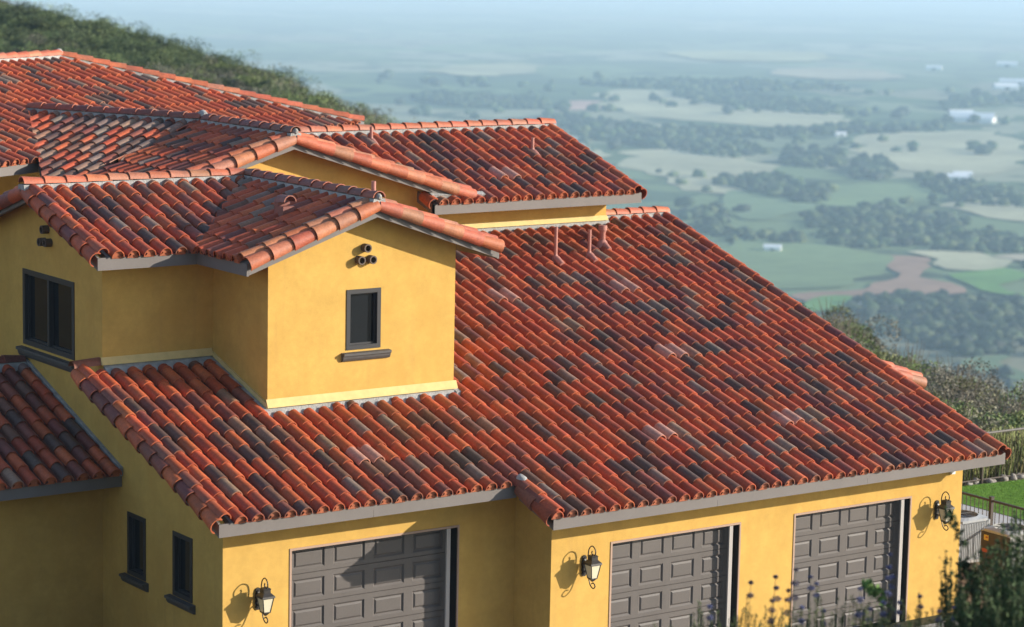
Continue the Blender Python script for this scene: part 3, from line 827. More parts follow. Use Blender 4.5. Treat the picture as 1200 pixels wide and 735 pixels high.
FIELDS=[('pale',[[2473,3272],[2622,3307],[2640,3134],[2584,2849],[2465,2625],[2289,2572],[2261,2735],[2243,2905]]),('pink',[[2310,3131],[2374,3108],[2249,2937],[2191,2958]]),('pale',[[1910,2454],[2009,2363],[1881,2144],[1767,1979],[1670,1934],[1659,2028],[1753,2243]]),('pale',[[2293,2484],[2621,2471],[2116,1988],[2006,2037],[2117,2269]]),('green',[[1767,1979],[1940,1996],[1927,1906],[1770,1770],[1687,1825],[1679,1879]]),('pale',[[1909,1886],[1932,1813],[1761,1649],[1740,1705]]),('greygreen',[[1680,1991],[1733,1940],[1626,1806],[1503,1774]]),('green',[[1425,1686],[1488,1629],[1471,1536],[1410,1461],[1304,1424],[1248,1418],[1255,1476]]),('brown',[[1458,1542],[1489,1539],[1442,1445],[1384,1332],[1341,1316],[1283,1327],[1241,1354],[1240,1383],[1262,1401],[1315,1398],[1375,1403],[1425,1477]]),('pale',[[1531,1568],[1584,1479],[1511,1410],[1446,1421],[1454,1473]]),('brightgreen',[[1455,1416],[1519,1417],[1397,1301],[1390,1324]]),('brightgreen',[[1247,1370],[1284,1360],[1285,1312],[1224,1290],[1207,1316]]),('greygreen',[[1154,1127],[1213,1125],[1124,1040],[1105,1057]]),('pale',[[1902,2753],[1972,2697],[1895,2485],[1722,2256],[1730,2432]]),('tan',[[1570,1486],[1602,1458],[1568,1427],[1528,1436]]),('pale',[[3423,4267],[3767,4113],[3450,3815],[3206,3942]]),('tan',[[3116,3630],[3396,3657],[3297,3369],[3034,3307]]),('pale',[[2604,3941],[2895,3970],[2642,3671],[2439,3637]]),('greygreen',[[1361,1857],[1410,1818],[1354,1594],[1255,1476],[1258,1643]])]
GROVES=[[[2120,2901],[2142,2812],[2114,2700],[2072,2438],[2018,2310],[1935,2275],[1930,2396],[1932,2534],[1948,2664]],[[2610,3226],[2654,3129],[2658,2932],[2586,2778],[2490,2746],[2480,2923],[2533,3130]],[[2141,2660],[2227,2553],[2409,2585],[2537,2535],[2473,2470],[2319,2488],[2143,2489],[2080,2583]],[[2069,2338],[2118,2292],[2021,2170],[1931,2122],[1945,2203]],[[2040,2184],[2104,2203],[1980,2048],[1912,1999],[1896,2035]],[[1781,2106],[1830,2085],[1773,1940],[1700,1852],[1679,1879],[1692,1959],[1723,2036]],[[1620,1793],[1723,1816],[1740,1752],[1711,1674],[1668,1636],[1663,1556],[1592,1487],[1547,1523],[1531,1568],[1469,1586],[1514,1669]],[[1983,2027],[1993,1972],[1932,1813],[1854,1738],[1827,1793],[1927,1963]],[[1529,1868],[1558,1838],[1469,1719],[1502,1662],[1466,1626],[1420,1662],[1449,1757]],[[1281,1352],[1316,1343],[1350,1316],[1384,1288],[1213,1125],[1158,1132],[1177,1198],[1189,1252],[1221,1309]],[[2562,3414],[2749,3469],[2913,3346],[2968,3192],[2764,3174],[2622,3307]],[[2199,3325],[2291,3138],[2187,2994],[2087,3066],[2091,3208]],[[2873,2894],[3135,2963],[3011,2844],[2751,2752]]]
BLDS=[([2630,2578],60,30),([2683,2656],35,20),([1408,1598],14,9),([1244,1319],9,6),([1993,1972],26,14),([3219,3086],40,25),([3520,3565],30,15),([1999,2534],14,8),([2274,2463],14,8),([2028,1996],20,10),([3329,3165],60,20),([3762,3608],40,18)]

# ------------------------------------------------------------------ terrain
VZ = -260.0
CR_AZ = [20, 35, 43.2, 45.1, 45.9, 47.0, 50.0, 55.4, 56.9, 57.9, 59.8, 62.2, 64.0, 65.8, 68.5, 80, 110]
CR_SL = [-.20, -.182, -.175, -.168, -.158, -.151, -.128, -.102, -.080, -.073, -.0600, -.0465, -.0385, -.0325, -.016, .0, .0]
CR_R = [95, 98, 100, 103, 105, 108, 125, 160, 175, 182, 195, 208, 218, 228, 240, 260, 280]
def sstep(a, b, x):
    t = np.clip((x - a) / (b - a), 0, 1); return t * t * (3 - 2 * t)
def rough(x, y):
    return (np.sin(x * .21 + 1.3) * np.cos(y * .17 + .4) + .6 * np.sin(x * .47 + y * .39) + .35 * np.sin(x * .93 - y * 1.1 + 2))
def terrain(x, y):
    x = np.asarray(x, float); y = np.asarray(y, float)
    dx, dy = x - CX, y - CY
    r = np.hypot(dx, dy); az = np.degrees(np.arctan2(dy, dx))
    az = np.where((az < -70) | (az > 180), 20, az); az = np.clip(az, 20, 110)
    sl = np.interp(az, CR_AZ, CR_SL); rc = np.interp(az, CR_AZ, CR_R)
    zc = CZ + sl * rc - 1.4
    z0 = GZ
    ra = 64.0
    hill = np.interp(az, [20, 50, 57, 66, 110], [0, 0, 5, 9, 10])
    t = np.clip((r - ra) / (rc - ra), 0, 1)
    up = z0 + (zc - z0) * t - hill * np.sin(np.pi * t) ** 2 * np.where(t < .6, 1, 1) * (1 - .3 * t)
    up = up + 0.25 * rough(x, y) * sstep(70, 90, r)
    fallr = np.clip(r - rc, 0, None)
    down = zc - .30 * fallr - .0007 * np.minimum(fallr, 500) ** 2 + 1.2 * rough(x * .1, y * .1) * sstep(0, 60, fallr)
    z = np.where(r < ra, z0, np.where(r < rc, up, down))
    near = np.where(r < 30, 9.9 - (r - 8) * .31, 3.08 - (r - 30) * .45)
    near = np.where(r < 8, 9.9 + (8 - r) * .12, near) + 0.0
    z = np.where(r < 60, np.maximum(z, near), z)
    return np.maximum(z, VZ)

def terrain_mesh(name, rs, azs, m):
    RR, AA = np.meshgrid(rs, np.radians(azs), indexing='ij')
    x = CX + RR * np.cos(AA); y = CY + RR * np.sin(AA); z = terrain(x, y)
    nr, na = RR.shape
    v = np.stack([x, y, z], -1).reshape(-1, 3)
    f = [(i * na + j, (i + 1) * na + j, (i + 1) * na + j + 1, i * na + j + 1) for i in range(nr - 1) for j in range(na - 1)]
    me = bpy.data.meshes.new(name); me.from_pydata(v.tolist(), [], f)
    me.polygons.foreach_set('use_smooth', [True] * len(f)); me.materials.append(m); me.update()
    o = bpy.data.objects.new(name, me); COL.objects.link(o); return o

def ground_extra(N, L, cur, tc):
    # patchwork of fields on the valley floor, scrub soil on the near slopes; everything keyed to world position
    geo = N.new('ShaderNodeNewGeometry')
    sep = N.new('ShaderNodeSeparateXYZ'); L.new(geo.outputs['Position'], sep.inputs[0])
    mp = N.new('ShaderNodeMapping'); mp.inputs['Scale'].default_value = (0.0030, 0.0030, 0.0); mp.inputs['Rotation'].default_value = (0, 0, 0.4)
    L.new(geo.outputs['Position'], mp.inputs['Vector'])
    nz = N.new('ShaderNodeTexNoise'); nz.inputs['Scale'].default_value = 2.0; nz.inputs['Detail'].default_value = 2
    L.new(mp.outputs[0], nz.inputs['Vector'])
    ad = N.new('ShaderNodeMix'); ad.data_type = 'RGBA'; ad.blend_type = 'ADD'; ad.inputs[0].default_value = 0.5
    L.new(mp.outputs[0], ad.inputs[6]); L.new(nz.outputs['Color'], ad.inputs[7])
    vo = N.new('ShaderNodeTexVoronoi'); vo.inputs['Scale'].default_value = 1.0; vo.distance = 'CHEBYCHEV'
    L.new(ad.outputs[2], vo.inputs['Vector'])
    cr_ = N.new('ShaderNodeValToRGB'); e = cr_.color_ramp; e.interpolation = 'CONSTANT'
    cols = [(0.11, 0.15, 0.065), (0.19, 0.22, 0.12), (0.085, 0.125, 0.05), (0.27, 0.27, 0.17), (0.15, 0.20, 0.09), (0.22, 0.21, 0.13), (0.07, 0.105, 0.05)]
    e.elements[0].color = (*cols[0], 1); e.elements[1].position = 0.16; e.elements[1].color = (*cols[1], 1)
    for i, c in enumerate(cols[2:]):
        q = e.elements.new(0.30 + 0.135 * i); q.color = (*c, 1)
    sc_ = N.new('ShaderNodeSeparateColor'); L.new(vo.outputs['Color'], sc_.inputs[0]); L.new(sc_.outputs[0], cr_.inputs[0])
    n2 = N.new('ShaderNodeTexNoise'); n2.inputs['Scale'].default_value = 0.012; n2.inputs['Detail'].default_value = 8
    L.new(geo.outputs['Position'], n2.inputs['Vector'])
    r2 = N.new('ShaderNodeMapRange'); r2.inputs[1].default_value = 0.52; r2.inputs[2].default_value = 0.62
    L.new(n2.outputs['Fac'], r2.inputs[0])
    v1 = mixcol(N, L, cr_.outputs[0], r2.outputs[0], (0.04, 0.058, 0.03))
    # ground colour whitened with distance, painting bright far haze onto the plain
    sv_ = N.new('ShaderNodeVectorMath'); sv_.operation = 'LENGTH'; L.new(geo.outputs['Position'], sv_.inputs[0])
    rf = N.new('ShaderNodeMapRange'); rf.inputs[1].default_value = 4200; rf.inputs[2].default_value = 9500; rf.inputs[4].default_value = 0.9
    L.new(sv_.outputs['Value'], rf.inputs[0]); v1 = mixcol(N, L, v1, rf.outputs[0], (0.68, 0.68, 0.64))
    # near slopes
    r3 = N.new('ShaderNodeMapRange'); r3.inputs[1].default_value = -250; r3.inputs[2].default_value = -200
    L.new(sep.outputs[2], r3.inputs[0])
    x = N.new('ShaderNodeMix'); x.data_type = 'RGBA'
    L.new(r3.outputs[0], x.inputs[0]); L.new(v1, x.inputs[6]); L.new(cur, x.inputs[7])
    return x.outputs[2]
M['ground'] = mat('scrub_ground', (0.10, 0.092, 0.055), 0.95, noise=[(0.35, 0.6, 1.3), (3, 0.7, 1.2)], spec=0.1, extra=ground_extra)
rs = list(np.arange(0, 70, 1.5)) + list(np.arange(70, 300, 3.0)) + list(np.geomspace(300, 1200, 45)) + list(np.geomspace(1250, 24000, 40))
azs = list(np.arange(-270, 15, 5.0)) + list(np.arange(15, 90.01, 0.75))
azs = list(np.arange(90 - 360, 15, 5.0)) + list(np.arange(15, 90.01, 0.75))
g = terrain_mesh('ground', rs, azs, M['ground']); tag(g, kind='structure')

# fields laid on the valley floor
FCOL = dict(pale=(0.40, 0.38, 0.24), pink=(0.48, 0.31, 0.25), green=(0.17, 0.23, 0.10), greygreen=(0.16, 0.22, 0.11),
            brown=(0.33, 0.20, 0.135), brightgreen=(0.13, 0.26, 0.06), tan=(0.38, 0.33, 0.23))
FM = {k: mat('field_' + k, c, 0.95, noise=[(0.006, 0.75, 1.2), (0.05, 0.88, 1.1)], spec=0.1) for k, c in FCOL.items()}
def smooth_poly(P, n=3):
    P = [Vector((a, b)) for a, b in P]
    for _ in range(n):
        Q = []
        for i in range(len(P)):
            a, b = P[i], P[(i + 1) % len(P)]
            Q += [a * .75 + b * .25, a * .25 + b * .75]
        P = Q
    return P
for i, (k, P) in enumerate(FIELDS):
    mb = MB(); Q = smooth_poly(P, 2)
    # ragged edges
    Q2 = []
    for j in range(len(Q)):
        a, b = Q[j], Q[(j + 1) % len(Q)]; nn = max(1, int((b - a).length / 22))
        for k_ in range(nn): Q2.append(a.lerp(b, k_ / nn))
    Q = [q + Vector((math.sin(q.x * .031 + q.y * .017) + .6 * math.sin(q.y * .083 + 1), math.cos(q.y * .027 - q.x * .013) + .6 * math.sin(q.x * .071))) * 13 for q in Q2]
    z = VZ + 0.5 + 0.12 * i
    mb.poly([(q.x, q.y, z) for q in Q])
    tag(mb.build('field', FM[k]), kind='structure')

# tree belts and woods on the valley floor
M['leaf'] = mat('foliage', (1, 1, 1), 0.7, tint=True, spec=0.25)
def inpoly(P, x, y):
    c = False
    for i in range(len(P)):
        (x1, y1), (x2, y2) = P[i], P[i - 1]
        if (y1 > y) != (y2 > y) and x < (x2 - x1) * (y - y1) / (y2 - y1) + x1: c = not c
    return c
ico_v = None
def blob_mesh(name, items, m):
    """many lumpy crowns: items = (x,y,z,r,h,tint)"""
    import bmesh
    global ico_v, ico_f
    if ico_v is None:
        bm = bmesh.new(); bmesh.ops.create_icosphere(bm, subdivisions=2, radius=1)
        ico_v = np.array([v.co[:] for v in bm.verts]); ico_f = np.array([[v.index for v in f.verts] for f in bm.faces]); bm.free()
    V = []; F = []; T = []; nv = len(ico_v)
    for i, (x, y, z, r, h, t) in enumerate(items):
        k = nrg.uniform(.55, 1.30, nv)[:, None]
        p = ico_v * k * np.array([r * nrg.uniform(.8, 1.25), r * nrg.uniform(.8, 1.25), h * .55]); p[:, 2] += h * .5
        V.append(p + np.array([x, y, z])); F.append(ico_f + i * nv); T.append(np.tile(t, (len(ico_f), 1)) * nrg.uniform(.8, 1.2, (len(ico_f), 1)))
    V = np.concatenate(V); F = np.concatenate(F); T = np.concatenate(T)
    me = bpy.data.meshes.new(name)
    me.vertices.add(len(V)); me.loops.add(len(F) * 3); me.polygons.add(len(F))
    me.vertices.foreach_set('co', V.astype(np.float32).ravel()); me.loops.foreach_set('vertex_index', F.astype(np.int32).ravel())
    me.polygons.foreach_set('loop_start', np.arange(len(F), dtype=np.int32) * 3)
    me.update(calc_edges=True)
    at = me.attributes.new('tint', 'FLOAT_COLOR', 'FACE'); c = np.ones((len(F), 4), np.float32); c[:, :3] = T; at.data.foreach_set('color', c.ravel())
    me.materials.append(m); o = bpy.data.objects.new(name, me); COL.objects.link(o); return o
GT = [(0.017, 0.034, 0.013), (0.024, 0.046, 0.016), (0.040, 0.068, 0.022), (0.020, 0.030, 0.017), (0.060, 0.080, 0.028)]
for gi, P in enumerate(GROVES):
    xs = [p[0] for p in P]; ys = [p[1] for p in P]; A = 0
    for i in range(len(P)): A += P[i][0] * P[(i + 1) % len(P)][1] - P[(i + 1) % len(P)][0] * P[i][1]
    A = abs(A) / 2; D = math.hypot(xs[0], ys[0]); size = (7 + D / 900) * .5
    n = int(min(2600, A / (size * size * 2.6) * (1.0 if gi == 9 else .62)))
    items = []
    while len(items) < n:
        x, y = rnd.uniform(min(xs), max(xs)), rnd.uniform(min(ys), max(ys))
        if inpoly(P, x, y):
            s = size * rnd.uniform(.45, 1.45); t = np.array(rnd.choice(GT)) * rnd.uniform(.7, 1.35) * (.7 if gi == 9 else 1)
            items.append((x, y, VZ - .5, s, s * rnd.uniform(1.0, 1.5), t))
    if items:
        tag(blob_mesh('woodland', items, M['leaf']), 'dark belt of trees on the hazy valley floor', 'trees', kind='stuff')
items = []
for _ in range(1500):
    a = R(rnd.uniform(36, 68)); r_ = 1500 * math.exp(rnd.uniform(0, 1.1)); x, y = CX + r_ * math.cos(a), CY + r_ * math.sin(a)
    # loose lines along lanes and streams
    k = math.sin(x * .0061 + 1.2 * math.sin(y * .0023)) * math.cos(y * .0047 + .9 * math.sin(x * .003))
    if abs(k) > .28: continue
    s = (5 + r_ / 900) * rnd.uniform(.5, 1.2)
    items.append((x, y, VZ - .5, s, s * 1.2, np.array(rnd.choice(GT)) * rnd.uniform(.9, 1.5)))
tag(blob_mesh('woodland', items, M['leaf']), 'scattered trees along the lanes of the valley', 'trees', kind='stuff')

# pale farm buildings
M['bwall'] = mat('farm_wall', (0.78, 0.77, 0.74), 0.7); M['broof'] = mat('farm_roof', (0.80, 0.80, 0.80), 0.5)
BL = ['broad white shed complex glinting on the right of the valley', 'small white outbuilding just left of the broad white sheds', 'tiny white farmhouse among trees below the pale fields',
      'small white house in the bright green field beside the dark wood', 'pale farmhouse right of the middle tree belt, near the frame edge', 'large pale warehouse in the haze at the far right',
      'faint long pale shed high in the haze at the right', 'faint pale barn near the long tree belt in mid valley', 'faint pale barn at the left end of the small wood',
      'little white shed just left of the pale farmhouse above the wood', 'pale warehouse at the very edge of the frame in the haze', 'pale hall above the warehouse at the far right']
for i, (p, w, d_) in enumerate(BLDS):
    rz = rnd.uniform(-.5, .5) - 0.6; h = 3.2 + w * .06
    b = empty('farm_building', (p[0], p[1], VZ + 0.3), rz, BL[i], 'building', 'pale buildings in the valley')
    m = MB(); m.prism([(-w / 2, -d_ / 2, 0), (w / 2, -d_ / 2, 0), (w / 2, -d_ / 2, h), (-w / 2, -d_ / 2, h)], (0, d_, 0)); m.build('wall', M['bwall'], b)
    m = MB(); m.prism([(-w / 2 - .5, -d_ / 2 - .5, h + .02), (w / 2 + .5, -d_ / 2 - .5, h + .02), (w / 2 + .5, 0, h + d_ * .22), (-w / 2 - .5, 0, h + d_ * .22)], (0, .01, -.25))
    m.prism([(-w / 2 - .5, d_ / 2 + .5, h + .02), (w / 2 + .5, d_ / 2 + .5, h + .02), (w / 2 + .5, .02, h + d_ * .22), (-w / 2 - .5, .02, h + d_ * .22)], (0, -.01, -.25)); m.build('roof', M['broof'], b)
    m = MB(); m.box((-w * .1, -d_ / 2 - .06, .1), (w * .1, -d_ / 2 - .01, h * .7), (.3, .3, .3)); m.build('door', M['dark'], b)

# ------------------------------------------------------------------ chaparral
BT0 = [(0.036, 0.052, 0.020), (0.048, 0.066, 0.024), (0.060, 0.076, 0.030), (0.085, 0.105, 0.035), (0.095, 0.090, 0.060), (0.105, 0.096, 0.072), (0.068, 0.074, 0.044), (0.044, 0.058, 0.028)]
BT = [tuple(1.9 * v for v in c) for c in BT0]
def bush_quads(c, r, h, n, size, t, rng=nrg, spiky=0.0):
    # several sub-lumps so that the outline is uneven
    k = rng.integers(3, 6)
    cc = rng.normal(0, .42, (k, 3)) * np.array([r, r, h * .35]); cc[:, 2] = abs(cc[:, 2]) + h * .30
    rr = rng.uniform(.35, .68, k)
    w = rng.integers(0, k, n)
    d = rng.normal(size=(n, 3)); d /= np.linalg.norm(d, axis=1)[:, None]
    rad = rng.uniform(.45, 1.0, n) ** .5
    P = cc[w] + d * (rad * rr[w])[:, None] * np.array([r, r, h * .62])
    P[:, 2] = np.maximum(P[:, 2], 0.02)
    q = leaf_quads(P + np.asarray(c), size, .55, rng)
    lump = rng.uniform(.75, 1.3, k)[w]
    T = np.asarray(t)[None] * (lump * rng.uniform(.7, 1.35, n))[:, None]
    return q, T
def bush_tint(x, y):
    g_ = rough(x * .25, y * .25) + rnd.uniform(-.9, .9)
    return BT[int(np.clip((g_ + 2.0) / 4.0 * len(BT), 0, len(BT) - 1))]
hq = QM(); cnt = 0; cores = []
for _ in range(9000):
    az = rnd.uniform(55, 69.5); rc = float(np.interp(az, CR_AZ, CR_R)); r_ = rc * rnd.uniform(.74, 1.01)
    x, y = CX + r_ * math.cos(R(az)), CY + r_ * math.sin(R(az))
    if cnt > 4200: break
    z = float(terrain(x, y)); s = rnd.choice([.5, .7, .85, 1.0, 1.2, 1.6]) * rnd.uniform(.8, 1.2)
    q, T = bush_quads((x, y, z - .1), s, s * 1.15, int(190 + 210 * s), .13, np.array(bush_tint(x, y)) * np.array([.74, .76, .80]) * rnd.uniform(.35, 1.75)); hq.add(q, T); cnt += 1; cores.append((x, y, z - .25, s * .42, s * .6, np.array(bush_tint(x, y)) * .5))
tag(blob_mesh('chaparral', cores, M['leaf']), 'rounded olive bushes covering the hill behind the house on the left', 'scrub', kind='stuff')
tag(hq.build('chaparral', M['leaf']), 'grey green chaparral leaves covering the hill behind the house on the left', 'scrub', kind='stuff')
hq = QM(); cores = []
for _ in range(900):
    az = rnd.uniform(39.5, 50); rc = float(np.interp(az, CR_AZ, CR_R)); r_ = rnd.uniform(66.5, rc * 1.03)
    x, y = CX + r_ * math.cos(R(az)), CY + r_ * math.sin(R(az)); z = float(terrain(x, y)); s = rnd.uniform(.45, 1.1)
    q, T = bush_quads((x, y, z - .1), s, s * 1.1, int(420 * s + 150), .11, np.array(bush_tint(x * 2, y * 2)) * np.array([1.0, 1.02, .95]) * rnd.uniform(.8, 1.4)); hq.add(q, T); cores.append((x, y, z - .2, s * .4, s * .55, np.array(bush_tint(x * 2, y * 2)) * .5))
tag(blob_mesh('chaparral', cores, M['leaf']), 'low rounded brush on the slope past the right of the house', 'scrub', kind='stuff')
tag(hq.build('chaparral', M['leaf']), 'mixed grey and green brush on the slope past the right of the house', 'scrub', kind='stuff')
M['twig'] = mat('twig_bark', (0.16, 0.13, 0.10), 0.9, noise=[(20, .7, 1.2)])
def big_bush(kind):
    t = empty('chaparral_shrub'); q = QM()
    tint = dict(green=(0.125, 0.175, 0.05), olive=(0.14, 0.15, 0.06), grey=(0.19, 0.175, 0.135))[kind]
    qq, T = bush_quads((0, 0, 0), 1.05, 1.7, 2600, .085, tint, spiky=1); q.add(qq, T)
    q.build('foliage', M['leaf'], t)
    m = MB()
    for _ in range(26):
        a = rnd.uniform(0, 6.28); l = rnd.uniform(1.1, 1.95); b = rnd.uniform(.2, .75)
        m.tube([(0, 0, 0), (math.cos(a) * b * .5, math.sin(a) * b * .5, l * .55), (math.cos(a + .2) * b, math.sin(a + .2) * b, l)], [.022, .012, .004], 5)
    m.build('branch', M['twig'], t)
    return t
KL = dict(green='leafy bright green shrub on the brushy slope behind the wire fence', olive='olive green shrub on the brushy slope behind the wire fence', grey='dry grey twiggy shrub on the brushy slope behind the wire fence')
kinds = ['green', 'olive', 'grey']; protos = {k: big_bush(k) for k in kinds}; used = set()
for i in range(46):
    az = rnd.uniform(41.2, 47.6); rc = float(np.interp(az, CR_AZ, CR_R)); r_ = rnd.uniform(70, rc * .99) if i > 12 else rnd.uniform(rc * .9, rc)
    k = kinds[(i * 7 + i // 3) % 3]
    x, y = CX + r_ * math.cos(R(az)), CY + r_ * math.sin(R(az))
    o = protos[k] if k not in used else copy_tree(protos[k]); used.add(k)
    o.location = (x, y, float(terrain(x, y)) - .08); o.rotation_euler = (0, 0, rnd.uniform(0, 6.28)); s = rnd.uniform(.7, 1.3); o.scale = (s, s, s * rnd.uniform(.8, 1.1))
    tag(o, KL[k], 'shrub', k + ' shrubs on the slope')

# ------------------------------------------------------------------ yard: drive, path, lawn, fences
def slab(name, pts, z0, z1, m, kind='structure'):
    mb = MB(); mb.prism([(a, b, z0) for a, b in pts], (0, 0, z1 - z0)); return tag(mb.build(name, m), kind=kind)
M['concrete'] = mat('concrete', (0.46, 0.45, 0.44), 0.9, noise=[(1.5, .88, 1.06), (18, .93, 1.05)], spec=0.2)
M['dirt'] = mat('dirt', (0.24, 0.165, 0.10), 0.95, noise=[(2, .75, 1.2), (14, .8, 1.15)], bump=(18, .6, .04))
M['lawn'] = mat('lawn', (0.12, 0.235, 0.03), 0.9, noise=[(1.3, .8, 1.15), (12, .7, 1.25)], spec=0.1)
slab('driveway', [(-2, -9.5), (15.2, -9.5), (15.2, -1.5), (6, -1.4), (6, -.4), (-2, -.4)], GZ - .1, GZ + .012, M['concrete'])
slab('dirt_bed', [(15.5, -2.5), (21.0, -2.5), (21.0, 6.9), (28.5, 8.4), (28.5, 11.0), (19.0, 9), (15.5, 3)], GZ - .1, GZ + .008, M['dirt'])
slab('path', [(19.7, -3), (22.05, -3), (21.95, 7.0), (19.7, 7.0)], GZ - .1, GZ + .022, M['concrete'])
LN = [(21.97, 6.9), (22.07, -3), (29.5, -2), (29.0, 7.5), (25.0, 6.55)]
slab('lawn', [(21.95, 6.95), (22.07, -3), (33, -3), (33, 5.6), (25.1, 6.55)], GZ - .1, GZ + .034, M['lawn'])
n = 42000; P = np.stack([nrg.uniform(22.1, 27.5, n), nrg.uniform(0, 7, n), np.full(n, GZ + .05)], 1)
P = P[P[:, 1] < 6.95 - (P[:, 0] - 21.95) * .127]
gq = leaf_quads(P, .03, .3, nrg); gt = np.array([0.13, 0.25, 0.035])[None] * nrg.uniform(.6, 1.35, (len(P), 1)) * np.array([1, 1, 1])[None]
q = QM(); q.add(gq, gt); tag(q.build('grass', M['leaf']), 'short bright green lawn grass beyond the grey path', 'grass', kind='stuff')

M['rail'] = mat('fence_iron', (0.055, 0.038, 0.028), 0.55, noise=[(9, .8, 1.2)])
M['rail_pale'] = mat('fence_pale_rail', (0.13, 0.115, 0.105), 0.6)
fe = empty('railing', (19.5, 2.5, GZ), 0, 'brown iron railing with thin pickets beside the path and cooling units', 'railing')
m = MB(); m.box((-.02, -6.5, 1.00), (.025, 4.2, 1.045)); m.build('top_rail', M['rail'], fe)
m = MB(); m.box((-.012, -6.5, .10), (.018, 4.2, .13)); m.build('bottom_rail', M['rail'], fe)
for yy in (-5.0, -2.65, -.28, 2.1, 4.2):
    m = MB(); m.box((-.04, yy - .035, 0), (.04, yy + .035, 1.09)); m.box((-.05, yy - .045, 1.09), (.05, yy + .045, 1.11)); m.build('post', M['rail'], fe)
m = MB(); yy = -6.4
while yy < 4.2:
    m.box((-.006, yy - .006, .13), (.007, yy + .006, 1.0)); yy += .12
m.build('picket', M['rail'], fe)

bf = empty('wire_fence', (22.5, 6.9, GZ), 0, 'long rear fence with pale top rail and dark posts along the brush', 'fence')
fd = Vector((1, -.035, 0)).normalized()
def onf(s, z, off=0): return Vector((0, off, 0)) + fd * s + Z * z
m = MB(); m.tube([onf(-2, 1.20), onf(14, 1.20)], .03, 8); m.build('top_rail', M['rail_pale'], bf)
m = MB(); m.tube([onf(-2, .10), onf(14, .10)], .02, 6); m.build('bottom_rail', M['rail'], bf)
for s in (-1.0, 1.45, 3.9, 6.35, 8.8, 11.2):
    m = MB(); m.tube([onf(s, 0), onf(s, 1.22)], .04, 8); m.build('post', M['rail'], bf)
m = MB(); s = -2.0
while s < 14:
    m.tube([onf(s, .10), onf(s, 1.2)], .006, 4, cap=False); s += .10
m.build('picket', M['rail'], bf)
# tall pale grass behind that fence
n = 13000; P = np.stack([nrg.uniform(19, 31, n), nrg.uniform(7.15, 9.2, n)], 1); hh = nrg.uniform(.2, .75, n)
w_ = .018; dx_ = nrg.normal(0, .09, n); dy_ = nrg.normal(0, .09, n); a_ = nrg.uniform(0, 3.14, n)
zb_ = terrain(P[:, 0], P[:, 1]) 
v0 = np.stack([P[:, 0] - w_ * np.cos(a_), P[:, 1] - w_ * np.sin(a_), zb_], 1); v1_ = np.stack([P[:, 0] + w_ * np.cos(a_), P[:, 1] + w_ * np.sin(a_), zb_], 1)
v2_ = np.stack([P[:, 0] + dx_ + .006, P[:, 1] + dy_, zb_ + hh], 1); v3_ = np.stack([P[:, 0] + dx_ - .006, P[:, 1] + dy_, zb_ + hh], 1)
q = QM(); q.add(np.stack([v0, v1_, v2_, v3_], 1), np.array([0.15, 0.165, 0.055])[None] * nrg.uniform(.5, 1.5, (n, 1)) * nrg.uniform(.85, 1.15, (n, 3)))
tag(q.build('tall_grass', M['leaf']), 'tall dry grass growing behind the rear fence', 'grass', kind='stuff')
items = []
for i in range(60):
    items.append((19 + i * .17 + rnd.uniform(-.1, .1), 7.05 - i * .006 + rnd.uniform(-.12, .12), GZ - .05, .10, rnd.uniform(.1, .22), np.array([.30, .27, .24]) * rnd.uniform(.5, 1.1)))
tag(blob_mesh('edging_stone', items, M['leaf']), 'rough grey stones edging the lawn below the rear fence', 'stones', kind='stuff')

